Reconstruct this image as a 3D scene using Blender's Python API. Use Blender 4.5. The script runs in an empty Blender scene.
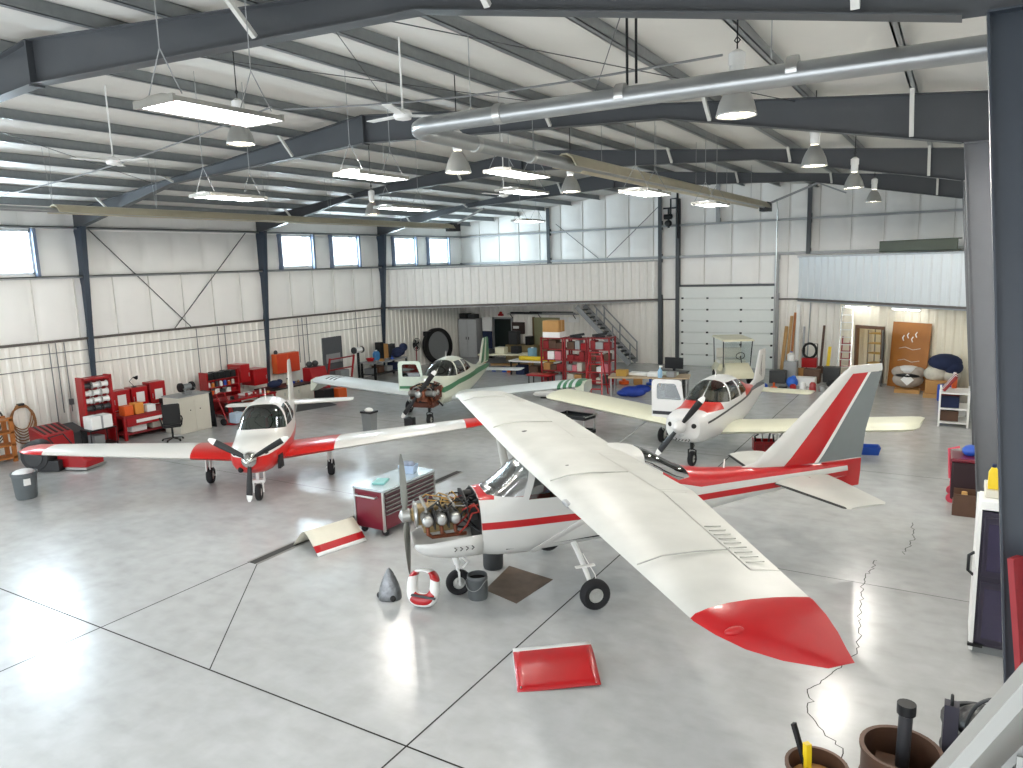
EXPOSURE = 0.03
SKY = 4.5
import bpy, bmesh, math, random
from math import sin, cos, pi, radians, sqrt, atan2
from mathutils import Vector, Matrix
rnd = random.Random(11)
SC = bpy.context.scene
COL = SC.collection

# ------------------------------------------------------------------ materials
def lin(h):
    h = h.lstrip('#'); out = []
    for i in (0, 2, 4):
        c = int(h[i:i+2], 16) / 255
        out.append(c / 12.92 if c <= .04045 else ((c + .055) / 1.055) ** 2.4)
    return out
MATS = {}
def mat(name, col, rough=.5, metal=0., var=.08, scale=6., bump=0., coat=0., bscale=None, spec=.5):
    """procedural painted / plain surface: noise-varied colour, roughness and optional bump"""
    if name in MATS: return MATS[name]
    m = bpy.data.materials.new(name); m.use_nodes = True; MATS[name] = m
    nt = m.node_tree; N = nt.nodes; Lk = nt.links
    b = N['Principled BSDF']; c = lin(col)
    tc = N.new('ShaderNodeTexCoord'); nz = N.new('ShaderNodeTexNoise')
    nz.inputs['Scale'].default_value = scale; nz.inputs['Detail'].default_value = 4
    Lk.new(tc.outputs['Object'], nz.inputs['Vector'])
    mx = N.new('ShaderNodeMix'); mx.data_type = 'RGBA'
    mx.inputs[6].default_value = [max(0, x * (1 - var)) for x in c] + [1]
    mx.inputs[7].default_value = [min(1, x * (1 + var)) for x in c] + [1]
    Lk.new(nz.outputs['Fac'], mx.inputs[0]); Lk.new(mx.outputs[2], b.inputs['Base Color'])
    b.inputs['Roughness'].default_value = rough; b.inputs['Metallic'].default_value = metal
    b.inputs['Specular IOR Level'].default_value = spec
    if coat: b.inputs['Coat Weight'].default_value = coat; b.inputs['Coat Roughness'].default_value = .08
    if bump:
        n2 = N.new('ShaderNodeTexNoise'); n2.inputs['Scale'].default_value = bscale or scale * 3
        Lk.new(tc.outputs['Object'], n2.inputs['Vector'])
        bp = N.new('ShaderNodeBump'); bp.inputs['Strength'].default_value = bump; bp.inputs['Distance'].default_value = .02
        Lk.new(n2.outputs['Fac'], bp.inputs['Height']); Lk.new(bp.outputs[0], b.inputs['Normal'])
    return m
def emit(name, col, strength):
    if name in MATS: return MATS[name]
    m = bpy.data.materials.new(name); m.use_nodes = True; MATS[name] = m
    N = m.node_tree.nodes; b = N['Principled BSDF']
    b.inputs['Base Color'].default_value = lin(col) + [1]
    b.inputs['Emission Color'].default_value = lin(col) + [1]
    b.inputs['Emission Strength'].default_value = strength
    return m
def glass(name, tint, refl=.12, rough=.03):
    """thin glazing: tinted see-through with a sharp reflection"""
    if name in MATS: return MATS[name]
    m = bpy.data.materials.new(name); m.use_nodes = True; MATS[name] = m
    nt = m.node_tree; N = nt.nodes; Lk = nt.links
    N.remove(N['Principled BSDF']); out = N['Material Output']
    t = N.new('ShaderNodeBsdfTransparent'); t.inputs['Color'].default_value = lin(tint) + [1]
    g = N.new('ShaderNodeBsdfGlossy'); g.inputs['Roughness'].default_value = rough
    lw = N.new('ShaderNodeLayerWeight'); lw.inputs['Blend'].default_value = .35
    ma = N.new('ShaderNodeMath'); ma.operation = 'MULTIPLY_ADD'
    ma.inputs[1].default_value = .6; ma.inputs[2].default_value = refl
    Lk.new(lw.outputs['Fresnel'], ma.inputs[0])
    mx = N.new('ShaderNodeMixShader'); Lk.new(ma.outputs[0], mx.inputs[0])
    Lk.new(t.outputs[0], mx.inputs[1]); Lk.new(g.outputs[0], mx.inputs[2]); Lk.new(mx.outputs[0], out.inputs['Surface'])
    return m

# ------------------------------------------------------------------ mesh builder
def basis(d):
    d = Vector(d).normalized()
    a = Vector((0, 0, 1)) if abs(d.z) < .9 else Vector((1, 0, 0))
    u = d.cross(a).normalized(); return u, d.cross(u).normalized()
class MB:
    def __init__(s): s.v = []; s.f = []; s.mi = []
    def add(s, vs, fs, mi=0):
        o = len(s.v); s.v += [tuple(v) for v in vs]
        for f in fs: s.f.append(tuple(o + i for i in f)); s.mi.append(mi)
        return s
    def bx(s, x0, x1, y0, y1, z0, z1, mi=0):
        return s.add([(x0,y0,z0),(x1,y0,z0),(x1,y1,z0),(x0,y1,z0),(x0,y0,z1),(x1,y0,z1),(x1,y1,z1),(x0,y1,z1)],
                     [(0,3,2,1),(4,5,6,7),(0,1,5,4),(1,2,6,5),(2,3,7,6),(3,0,4,7)], mi)
    def box(s, c, size, rot=None, mi=0):
        R = rot if rot is not None else Matrix.Identity(3); c = Vector(c); hx, hy, hz = [k / 2 for k in size]
        pts = [(-hx,-hy,-hz),(hx,-hy,-hz),(hx,hy,-hz),(-hx,hy,-hz),(-hx,-hy,hz),(hx,-hy,hz),(hx,hy,hz),(-hx,hy,hz)]
        return s.add([c + R @ Vector(p) for p in pts], [(0,3,2,1),(4,5,6,7),(0,1,5,4),(1,2,6,5),(2,3,7,6),(3,0,4,7)], mi)
    def bar(s, p0, p1, w, h, mi=0, up=(0,0,1)):
        p0, p1 = Vector(p0), Vector(p1); d = (p1 - p0); L = d.length; d.normalize()
        u = Vector(up).cross(d)
        if u.length < 1e-4: u = Vector((1,0,0)).cross(d)
        u.normalize(); n = d.cross(u)
        return s.box((p0 + p1) / 2, (L, w, h), Matrix((d, u, n)).transposed(), mi)
    def tube(s, pts, r, n=8, mi=0, closed=False):
        pts = [Vector(p) for p in pts]; m = len(pts); rings = []; u = None
        for i, p in enumerate(pts):
            if closed: d = pts[(i + 1) % m] - pts[i - 1]
            else: d = pts[min(i + 1, m - 1)] - pts[max(i - 1, 0)]
            d.normalize()
            if u is None: u, w = basis(d)
            else:
                u = u - d * u.dot(d); u.normalize(); w = d.cross(u)
            w = d.cross(u); rr = r[i] if isinstance(r, (list, tuple)) else r
            rings.append([p + (u * cos(2*pi*k/n) + w * sin(2*pi*k/n)) * rr for k in range(n)])
        return s.loft(rings, mi=mi, caps=not closed, loop=closed)
    def loft(s, rings, mi=0, caps=True, loop=False, ring_closed=True):
        n = len(rings[0]); vs = [p for r in rings for p in r]; fs = []
        R = len(rings)
        for i in range(R if loop else R - 1):
            a, b = i * n, ((i + 1) % R) * n
            for k in range(n if ring_closed else n - 1):
                k2 = (k + 1) % n; fs.append((a + k, a + k2, b + k2, b + k))
        if caps and not loop: fs.append(tuple(range(n))[::-1]); fs.append(tuple((R-1)*n + k for k in range(n)))
        return s.add(vs, fs, mi)
    def lathe(s, prof, n=24, c=(0,0,0), axis=(0,0,1), mi=0, caps=True):
        u, w = basis(axis); a = Vector(axis).normalized(); c = Vector(c)
        rings = [[c + a * z + (u * cos(2*pi*k/n) + w * sin(2*pi*k/n)) * max(r, 1e-4) for k in range(n)] for r, z in prof]
        return s.loft(rings, mi=mi, caps=caps)
    def cyl(s, p0, p1, r, n=16, mi=0, r1=None):
        d = Vector(p1) - Vector(p0)
        return s.lathe([(r, 0), (r if r1 is None else r1, d.length)], n, p0, d, mi)
    def ell(s, c, r, n=12, m=8, mi=0, rot=None):
        c = Vector(c); R = rot if rot is not None else Matrix.Identity(3); rings = []
        for j in range(m + 1):
            t = pi * j / m; rr = max(sin(t), 1e-3)
            rings.append([c + R @ Vector((r[0]*rr*cos(2*pi*k/n), r[1]*rr*sin(2*pi*k/n), -r[2]*cos(t))) for k in range(n)])
        return s.loft(rings, mi=mi)
    def prism(s, poly, o, u, w, d, mi=0):
        """polygon in the (u,w) plane through o, extruded by the vector d"""
        o, u, w, d = Vector(o), Vector(u), Vector(w), Vector(d); n = len(poly)
        a = [o + u * x + w * y for x, y in poly]; b = [p + d for p in a]
        return s.add(a + b, [tuple(range(n))[::-1], tuple(range(n, 2*n))] + [(i, (i+1) % n, n + (i+1) % n, n + i) for i in range(n)], mi)
    def build(s, name, mats, parent=None, loc=None, rz=0, smooth=40, bevel=0, recalc=True, **props):
        me = bpy.data.meshes.new(name); me.from_pydata(s.v, [], s.f)
        if not isinstance(mats, (list, tuple)): mats = [mats]
        for m in mats: me.materials.append(m)
        me.polygons.foreach_set('material_index', s.mi)
        if recalc:
            bm = bmesh.new(); bm.from_mesh(me); bmesh.ops.recalc_face_normals(bm, faces=bm.faces); bm.to_mesh(me); bm.free()
        if smooth:
            me.polygons.foreach_set('use_smooth', [True] * len(me.polygons)); me.set_sharp_from_angle(angle=radians(smooth))
        o = bpy.data.objects.new(name, me); COL.objects.link(o)
        if parent: o.parent = parent
        if loc is not None: o.location = loc
        if rz: o.rotation_euler.z = rz
        if bevel:
            bv = o.modifiers.new('bevel', 'BEVEL'); bv.width = bevel; bv.segments = 2; bv.limit_method = 'ANGLE'; bv.angle_limit = radians(40)
        for k, v in props.items(): o[k] = v
        return o
def tag(o, label, cat, group=None, kind=None):
    if label: o['label'] = label
    if cat: o['category'] = cat
    if group: o['group'] = group
    if kind: o['kind'] = kind
    return o
def thing(name, label, cat, loc=(0,0,0), rz=0, group=None):
    o = bpy.data.objects.new(name, None); COL.objects.link(o); o.empty_display_size = .1
    o.location = loc; o.rotation_euler.z = rz
    return tag(o, label, cat, group)
def dup(root, loc, rz=None, label=None):
    def cp(o, parent):
        c = o.copy(); COL.objects.link(c); c.parent = parent
        for ch in list(o.children): cp(ch, c)
        return c
    r = cp(root, None); r.location = loc
    if rz is not None: r.rotation_euler.z = rz
    if label: r['label'] = label
    return r
def struct(o, label=None):
    o['kind'] = 'structure'
    if label: o['label'] = label
    return o
ORD = ['first','second','third','fourth','fifth','sixth','seventh','eighth','ninth','tenth','eleventh','twelfth','thirteenth','fourteenth','fifteenth','sixteenth','seventeenth','eighteenth']

# ------------------------------------------------------------------ camera
yaw, pit, rol = .5435, .161, -.0319
fwd = Vector((-sin(yaw)*cos(pit), cos(yaw)*cos(pit), -sin(pit)))
rt = Vector((cos(yaw), sin(yaw), 0)); up = rt.cross(fwd)
r2 = rt * cos(rol) + up * sin(rol); u2 = up * cos(rol) - rt * sin(rol)
cam = bpy.data.cameras.new('camera'); co = bpy.data.objects.new('camera', cam); COL.objects.link(co)
cam.sensor_width = 36; cam.lens = 741 / 1023 * 36; cam.clip_start = .05; cam.clip_end = 200
co.matrix_world = Matrix(((r2.x, u2.x, -fwd.x, 0), (r2.y, u2.y, -fwd.y, 0), (r2.z, u2.z, -fwd.z, 5.0), (0, 0, 0, 1)))
SC.camera = co
vs = SC.view_settings
vs.view_transform = 'Standard'; vs.look = 'None'; vs.gamma = 1; vs.use_curve_mapping = False; vs.exposure = EXPOSURE

# ------------------------------------------------------------------ room shell
XL, XR, YF, YB = -23.5, .95, -.8, 34.05
Z1, Z2, Z3 = 3.1, 5.06, 6.5
RX = -11.5                                    # ridge
def roof_z(x): return 8.34 - (.096 if x > RX else .112) * abs(x - RX)   # top of the rafters
M_ins = mat('white_insulation_facing', '#f1efeb', .55, var=.05, scale=1.2, bump=.25, bscale=3)
M_rib = mat('white_ribbed_liner', '#f1eee6', .42, var=.05, scale=2)
M_ribb = mat('pale_ribbed_panel', '#cfd4d6', .4, var=.04, scale=2)
M_roof = mat('white_roof_insulation', '#d6d4ce', .5, var=.06, scale=1.0, bump=.4, bscale=4)
M_steel = mat('dark_grey_frame_paint', '#43464a', .45, var=.07, scale=3)
M_blue = mat('blue_grey_column_paint', '#36414f', .42, var=.07, scale=3)
M_galv = mat('galvanised_purlin', '#8d9294', .38, .35, var=.16, scale=9)
M_girt = mat('grey_girt', '#9a9c9d', .45, .2, var=.12, scale=7)
M_girtd = mat('dark_girt', '#5b5450', .6, var=.2, scale=7)
M_black = mat('black_rubber', '#141415', .7, var=.2, scale=20)
M_bmet = mat('black_metal', '#1d1e20', .4, .3)
M_chrome = mat('polished_metal', '#d2d2d0', .16, 1., var=.04)
M_alu = mat('bare_aluminium', '#b9bab8', .32, .9, var=.08)
M_white = mat('white_paint', '#e9e9e6', .35, var=.03)
M_red = mat('red_paint', '#ab0c14', .32, var=.08, coat=.3)

# floor: sealed concrete, saw-cut joints drawn as part of the slab pattern
def floor_tone():
    m = bpy.data.materials.new('sealed_concrete'); m.use_nodes = True
    nt = m.node_tree; N = nt.nodes; L = nt.links; b = N['Principled BSDF']
    tc = N.new('ShaderNodeTexCoord')
    def noise(sc, det=5, dist=0):
        n = N.new('ShaderNodeTexNoise'); n.inputs['Scale'].default_value = sc; n.inputs['Detail'].default_value = det
        n.inputs['Distortion'].default_value = dist; L.new(tc.outputs['Object'], n.inputs['Vector']); return n.outputs['Fac']
    def ramp(f, stops):
        r = N.new('ShaderNodeValToRGB'); r.color_ramp.elements[0].position = stops[0][0]; r.color_ramp.elements[1].position = stops[1][0]
        for e, (_, c) in zip(r.color_ramp.elements, stops): e.color = c
        L.new(f, r.inputs[0]); return r.outputs[0]
    base = ramp(noise(.4, 4, .2), [(.25, lin('#b2b3b2') + [1]), (.8, lin('#bfc0c0') + [1])])
    fine = ramp(noise(3, 8, .2), [(.3, (.84, .84, .82, 1)), (.68, (1, 1, 1, 1))])
    mx = N.new('ShaderNodeMix'); mx.data_type = 'RGBA'; mx.blend_type = 'MULTIPLY'; mx.inputs[0].default_value = .8
    L.new(base, mx.inputs[6]); L.new(fine, mx.inputs[7])
    mp = N.new('ShaderNodeMapping'); mp.inputs['Scale'].default_value = (.8, 2.0, 1); mp.inputs['Rotation'].default_value = (0, 0, .5); L.new(tc.outputs['Object'], mp.inputs['Vector'])
    n3 = N.new('ShaderNodeTexNoise'); n3.inputs['Scale'].default_value = 2.2; n3.inputs['Detail'].default_value = 7; L.new(mp.outputs[0], n3.inputs['Vector'])
    sc = ramp(n3.outputs['Fac'], [(.3, (.86, .86, .85, 1)), (.52, (1, 1, 1, 1))])
    m3 = N.new('ShaderNodeMix'); m3.data_type = 'RGBA'; m3.blend_type = 'MULTIPLY'; m3.inputs[0].default_value = .5
    L.new(mx.outputs[2], m3.inputs[6]); L.new(sc, m3.inputs[7]); L.new(m3.outputs[2], b.inputs['Base Color'])
    rr = ramp(noise(.9, 5, .2), [(.25, (.2, .2, .2, 1)), (.8, (.262, .262, .262, 1))])
    L.new(rr, b.inputs['Roughness']); b.inputs['Specular IOR Level'].default_value = .6
    n2 = noise(30, 3); bp = N.new('ShaderNodeBump'); bp.inputs['Strength'].default_value = .03; bp.inputs['Distance'].default_value = .01
    L.new(n2, bp.inputs['Height']); L.new(bp.outputs[0], b.inputs['Normal'])
    return m
fl = struct(MB().bx(XL - .3, XR + .3, YF - .3, YB + .3, -.2, 0).build('floor', floor_tone()), 'grey sealed concrete hangar floor with dark saw cut joints and cracks')
M_joint = mat('joint_dirt', '#2e2c29', .9, var=.3, scale=15)
def ribbon(pts, w, z=.002):
    b = MB(); P = [Vector((x, y, z)) for x, y in pts]; r = []
    for i, p in enumerate(P):
        d = (P[min(i+1, len(P)-1)] - P[max(i-1, 0)]).normalized(); n = Vector((-d.y, d.x, 0)) * w / 2
        r.append([p + n, p - n])
    return b.loft(r, caps=False, ring_closed=False)
ribbon([(-10.36, YF), (-10.36, 8.1)], .022).build('floor_joint', M_joint, fl)
ribbon([(-4.74, YF), (-4.74, YB)], .022).build('floor_joint', M_joint, fl)
ribbon([(XL, 5.46), (XR, 5.46)], .022).build('floor_joint', M_joint, fl)
ribbon([(XL, 11.87), (-10.4, 11.87), (XR, 11.87)], .012).build('floor_joint', M_joint, fl)
ribbon([(-7.94, 5.46), (-10.2, 8.15)], .016).build('floor_joint', M_joint, fl)
ribbon([(XL, 18.4), (XR, 18.4)], .014).build('floor_joint', M_joint, fl)
def crack(pts, w):
    out = []
    for (x0, y0), (x1, y1) in zip(pts[:-1], pts[1:]):
        n = max(2, int(sqrt((x1-x0)**2 + (y1-y0)**2) / .07))
        for k in range(n): out.append((x0 + (x1-x0)*k/n + rnd.gauss(0, .018), y0 + (y1-y0)*k/n + rnd.gauss(0, .018)))
    out.append(pts[-1]); return ribbon(out, w)
crack([(-.62, 7.1), (-.78, 7.55), (-1.12, 7.95), (-1.25, 8.5), (-1.05, 9.05), (-.86, 9.6), (-.9, 10.4), (-.98, 11.3), (-1.0, 12.1), (-.9, 12.9)], .012).build('floor_crack', M_joint, fl)
crack([(-.62, 7.1), (-.4, 6.8)], .01).build('floor_crack', M_joint, fl)
crack([(-.55, 13.4), (-.42, 14.3), (-.5, 15.1)], .012).build('floor_crack', M_joint, fl)
# trench drain with a slotted cover
b = MB(); b.bx(-10.36, -10.2, 8.1, 14.4, .001, .006); 
b.build('floor_drain', mat('drain_slot', '#3a3835', .8, var=.3), fl)
b = MB(); b.bx(-10.2, -10.15, 8.1, 14.4, .001, .005); b.bx(-10.41, -10.36, 8.1, 14.4, .001, .005)
b.build('floor_drain_rim', mat('drain_rim', '#8c8a85', .5, .4), fl)

def ribbed(p0, p1, z0, z1, nrm, pitch=.3, depth=.035):
    """ribbed sheet from p0 to p1 (plan), ribs standing towards nrm"""
    p0, p1, nrm = Vector((*p0, 0)), Vector((*p1, 0)), Vector((*nrm, 0)); L = (p1 - p0).length; d = (p1 - p0) / L
    prof = [(0, 0)]; n = int(L / pitch)
    for i in range(n):
        c = (i + .5) * L / n; q = L / n
        prof += [(c - .22*q, 0), (c - .1*q, depth), (c + .1*q, depth), (c + .22*q, 0)]
    prof.append((L, 0)); lo = [p0 + d*s + nrm*t + Vector((0,0,z0)) for s, t in prof]
    return MB().loft([lo, [p + Vector((0,0,z1 - z0)) for p in lo]], caps=False, ring_closed=False)
def quilt(p0, p1, zb, ztop, nrm, pitch=1.25, bulge=.075):
    """insulation blanket: vertical seams with soft pillows between; ztop may be a function of distance"""
    p0, p1, nrm = Vector((*p0, 0)), Vector((*p1, 0)), Vector((*nrm, 0)); L = (p1 - p0).length; d = (p1 - p0) / L
    n = max(1, round(L / pitch)); rings = []
    K = 8
    for i in range(n * K + 1):
        s = L * i / (n * K); t = bulge * abs(sin(pi * i / K)) ** .5
        zt = ztop(s) if callable(ztop) else ztop
        rings.append([p0 + d*s + nrm*(t * (0 if j in (0, 6) else 1)) + Vector((0,0, zb + (zt - zb)*j/6)) for j in range(7)])
    return MB().loft(rings, caps=False, ring_closed=False)
def seams(p0, p1, zb, zt, nrm, pitch=1.25, depth=.045):
    p0, p1, nrm = Vector((*p0, 0)), Vector((*p1, 0)), Vector((*nrm, 0)); L = (p1 - p0).length; d = (p1 - p0) / L; n = max(1, round(L / pitch)); b = MB()
    for i in range(1, n):
        s_ = L * i / n; z1 = zt(s_) if callable(zt) else zt; b.prism([(-.012, 0), (.012, 0), (.006, depth), (-.006, depth)], p0 + d*s_ + Vector((0,0,zb)), d, nrm, (0,0,z1-zb))
    return b
def join(*mbs):
    o = MB()
    for m in mbs: o.add(m.v, m.f)
    return o
# left wall: ribbed liner below the first girt, insulation above, window openings at the top
WIN = [(.35, 2.05), (3.2, 4.85), (7.3, 9.0), (10.15, 11.8), (21.2, 22.9), (24.05, 25.7), (28.2, 29.85), (30.95, 32.65)]
WZ0, WZ1 = 5.12, 6.42
lw = struct(quilt((XL, YF), (XL, YB), Z1, Z2, (1, 0)).build('wall_left', M_ins, recalc=False), 'left hangar wall, white insulation over ribbed liner with high windows')
ribbed((XL, YF), (XL, YB), 0, Z1, (1, 0)).build('ribbed_liner', M_rib, lw, recalc=False)
segs = []; y = YF
for a, c in WIN: segs.append((y, a)); y = c
segs.append((y, YB))
up_ = MB()
for a, c in segs:
    q = quilt((XL, a), (XL, c), Z2, WZ1, (1, 0)); up_.add(q.v, q.f)
q = quilt((XL, YF), (XL, YB), WZ1, 7.3, (1, 0)); up_.add(q.v, q.f)
for a, c in WIN: up_.bx(XL - .02, XL + .02, a, c, Z2, WZ0)
up_.build('upper_insulation', M_ins, lw, recalc=False)
M_seam = mat('insulation_seam', '#d3d0ca', .6, var=.05)
join(seams((XL, YF), (XL, YB), Z1, Z2, (1, 0)), seams((XL, YF), (XL, 20.1), WZ1 + .1, 7.2, (1, 0))).build('insulation_seam', M_seam, lw)
M_frame = mat('white_window_frame', '#dfe3e6', .4, var=.03)
M_pane = glass('window_pane', '#f6f9fb', .05)
for i, (a, c) in enumerate(WIN):
    w = MB()
    for z0, z1 in ((WZ0, WZ0 + .06), (WZ1 - .06, WZ1)): w.bx(XL - .16, XL + .05, a, c, z0, z1)
    for y0, y1 in ((a, a + .06), (c - .06, c)): w.bx(XL - .16, XL + .05, y0, y1, WZ0, WZ1)
    w.bx(XL - .1, XL - .06, a + .06, a + .1, WZ0, WZ1)
    for y0, y1 in ((a - .1, a), (c, c + .1)): w.bx(XL, XL + .17, y0, y1, Z2, Z3, 1)  # jamb posts tinted blue-grey to imitate the shadow in the reveals
    wo = w.build('window_%d' % (i + 1), [M_frame, mat('shadowed_jamb', '#76839a', .5)]); struct(wo, 'high daylight window in the left wall, %s from the camera end' % ORD[i])
    MB().bx(XL - .1, XL - .085, a + .05, c - .05, WZ0 + .05, WZ1 - .05).build('window_pane', M_pane, wo)
# back wall
bw = struct(quilt((XL, YB), (XR, YB), Z1, Z2, (0, -1)).build('wall_back', M_ins, recalc=False), 'back hangar wall, white insulation over ribbed liner')
DX0, DX1, DZ = -11.2, -6.85, 3.68
join(ribbed((XL, YB), (DX0, YB), 0, Z1, (0, -1)), ribbed((DX1, YB), (XR, YB), 0, Z1, (0, -1))).build('ribbed_liner', M_rib, bw, recalc=False)
join(quilt((XL, YB), (XR, YB), Z2, Z3, (0, -1)), quilt((XL, YB), (XR, YB), Z3, lambda s: roof_z(XL + s) + .3, (0, -1))).build('upper_insulation', M_ins, bw, recalc=False)
bzt = lambda s: roof_z(XL + s) + .15
join(seams((XL, YB), (XR, YB), Z1, Z2, (0, -1)), seams((XL, YB), (XR, YB), Z2, Z3, (0, -1)), seams((XL, YB), (XR, YB), Z3, bzt, (0, -1))).build('insulation_seam', M_seam, bw)
# right and front walls
rw = struct(quilt((XR, YF), (XR, YB), 2.6, 7.4, (-1, 0)).build('wall_right', M_ins, recalc=False), 'right hangar wall behind the steel columns')
ribbed((XR, YF), (XR, YB), 0, 2.6, (-1, 0)).build('ribbed_liner', M_rib, rw, recalc=False)
fw = struct(quilt((XL, YF), (XR, YF), 4.9, lambda s: roof_z(XL + s) + .3, (0, 1)).build('wall_front', M_ins, recalc=False), 'front hangar wall behind the camera')
# ceiling: insulation sagging between the purlins
PUR = [-.75 - 1.52*k for k in range(7)] + [-12.2] + [-13.72 - 1.52*k for k in range(7)]
xs = [XR + .1] + PUR + [XL - .1]; rings = []
for a, c in zip(xs[:-1], xs[1:]):
    for k in range(6):
        x = a + (c - a) * k / 6; rings.append((x, roof_z(x) + .21 - .07 * sin(pi * k / 6)))
rings.append((xs[-1], roof_z(xs[-1]) + .21))
R2 = []
for x, z in rings: R2.append([(x, YF - .1 + (YB - YF + .2) * j / 24, z - .02 * abs(sin(j * 1.3))) for j in range(25)])
struct(MB().loft(R2, caps=False, ring_closed=False).build('ceiling', M_roof, recalc=False), 'white insulated roof lining between the purlins')
for i, x in enumerate(PUR):
    z = roof_z(x); b = MB()
    b.bx(x - .012, x + .012, YF, YB, z, z + .2); b.bx(x - .012, x + .075, YF, YB, z, z + .012); b.bx(x - .075, x + .012, YF, YB, z + .19, z + .2)
    b.bx(x + .063, x + .075, YF, YB, z, z + .03)
    struct(b.build('roof_purlin', M_galv), 'galvanised roof purlin running to the back wall, %s from the right wall' % ORD[i])
# steel frames
FY = [6.15, 13.1, 20.08, 27.1]
def rafter_bottom(x):
    d = abs(x - RX)
    pts = [(0, 7.74), (6.9, 7.42), (11.42, 6.53), (11.9, 6.5)]
    for (a, za), (c, zc) in zip(pts[:-1], pts[1:]):
        if d <= c: return za + (zc - za) * (d - a) / (c - a)
    return 6.5
NEAR = ['nearest', 'second', 'third', 'fourth']
for i, y in enumerate(FY):
    b = MB(); xs = [XL + .02, -22.92, -18.4, RX, -4.6, -.08, XR - .1]
    top = [(x, roof_z(x) - .0) for x in xs]; bot = [(x, rafter_bottom(x)) for x in xs]
    t = .012
    for k in range(6):
        (x0, a0), (x1, a1) = top[k], top[k+1]; (_, c0), (_, c1) = bot[k], bot[k+1]
        b.prism([(x0, c0), (x1, c1), (x1, a1), (x0, a0)], (0, y - .005, 0), (1,0,0), (0,0,1), (0, .01, 0))
        for za, zb_ in ((a0 - t, a1 - t), (c0, c1)):
            if k in (0, 5) and za == c0: continue
            b.prism([(x0, za), (x1, zb_), (x1, zb_ + t), (x0, za + t)], (0, y - .1, 0), (1,0,0), (0,0,1), (0, .2, 0))
    b.bx(RX - .02, RX + .02, y - .1, y + .1, rafter_bottom(RX) - .03, roof_z(RX))
    ra = struct(b.build('roof_beam', M_steel), 'dark grey tapered steel roof beam spanning the hangar, %s from the camera' % NEAR[i])
    for x in (PUR[0], PUR[2], PUR[4], PUR[8], PUR[11], PUR[13]):                       # pale flange braces up to the purlins
        if abs(x - RX) < 1: continue
        zb = rafter_bottom(x); 
        MB().bar((x + .02, y - .11, zb + .03), (x + .02, y - .5, roof_z(x) + .02), .06, .05).build('flange_brace', mat('pale_brace', '#c9c9c4', .45), ra)
    for side in (0, 1):
        sx = (lambda x: x) if side else (lambda x: 2*RX - x)
        b = MB(); inner = [(.46, 0), (.05, 6.5)]; O = XR - .1 
        def P(x, z): return (sx(x), y, z)
        z0 = 0; zt = 6.53; xb0 = .6 if (i == 0 and side) else .52
        for (xi0, za), (xi1, zb) in (((xb0, 0), ((.06 if i == 0 and side else -.05), 6.53)),):
            b.prism([(sx(xi0), za), (sx(O), za), (sx(O), zt), (sx(xi1), zb)], (0, y - .005, 0), (1,0,0), (0,0,1), (0,.01,0))
            s_ = 1 if side else -1
            b.prism([(sx(xi0), za), (sx(xi0) + s_*.014, za), (sx(xi1) + s_*.014, zb), (sx(xi1), zb)], (0, y - .08, 0), (1,0,0), (0,0,1), (0,.16,0))
            xa, xb = sorted((sx(xi1), sx(O))); b.bx(xa, xb, y - .1, y + .1, 6.52, 6.535)
            xa, xb = sorted((sx(O), sx(O) - s_*.014)); b.bx(xa, xb, y - .08, y + .08, 0, zt)
            xa, xb = sorted((sx(xi0) - s_*.05, sx(O))); b.bx(xa, xb, y - .13, y + .13, 0, .03)
        struct(b.build('wall_column', M_blue if not side else mat('near_column_paint', '#2c343e', .45, var=.06) if i == 0 else mat('lit_grey_column', '#66686c', .45, var=.06)), '%s steel wall column on the %s wall, tapering to the floor' % (NEAR[i], 'right' if side else 'left'))  # right columns past the nearest: colour lightened to look lit
# girts as trims
def trim(n, b, m, label): return struct(b.build('trim_%d' % n, m), label)
b = MB(); b.bx(XL, XL + .12, YF, YB, Z1 - .03, Z1 + .04); trim(1, b, M_girtd, 'dark lower girt along the left wall above the ribbed liner')
b = MB(); b.bx(XL, XL + .22, YF, YB, Z2 - .035, Z2); b.bx(XL + .2, XL + .22, YF, YB, Z2 - .08, Z2); trim(2, b, M_girt, 'grey sill girt along the left wall under the windows')
b = MB(); b.bx(XL, XL + .2, YF, YB, Z3, Z3 + .03); b.bx(XL + .18, XL + .2, YF, YB, Z3 - .04, Z3 + .03); trim(3, b, M_girt, 'grey head girt along the left wall above the windows')
b = MB(); b.bx(XL, DX0 - .1, YB - .1, YB, Z1 - .03, Z1 + .03); b.bx(DX1 + .1, XR, YB - .1, YB, Z1 - .03, Z1 + .03); trim(4, b, M_girtd, 'dark lower girt along the back wall')
b = MB(); b.bx(XL, XR, YB - .2, YB, Z2 - .06, Z2 + .06); trim(5, b, M_girt, 'grey middle girt along the back wall')
b = MB(); b.bx(XL, XR, YB - .2, YB, Z3 - .05, Z3 + .04); trim(6, b, M_girt, 'grey upper girt along the back wall')
# end wall posts
for i, (x, z0) in enumerate([(-18.0, Z2 - .2), (-12.1, 0), (-11.25, 0), (-9.4, Z3 - .05), (-6.8, 0), (-5.55, Z2 - .05)]):
    zt = roof_z(x) + .1 if i not in (2, 4) else (Z3 + 1.2 if i == 2 else Z2)
    b = MB(); b.bx(x - .09, x + .09, YB - .22, YB - .205, z0, zt); b.bx(x - .01, x + .01, YB - .205, YB - .05, z0, zt); b.bx(x - .09, x + .09, YB - .05, YB - .03, z0, zt)
    struct(b.build('wall_post', M_steel if i in (0, 1, 2, 5) else M_girt), 'slim steel post standing on the back wall, %s from the left' % ORD[i])
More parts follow.
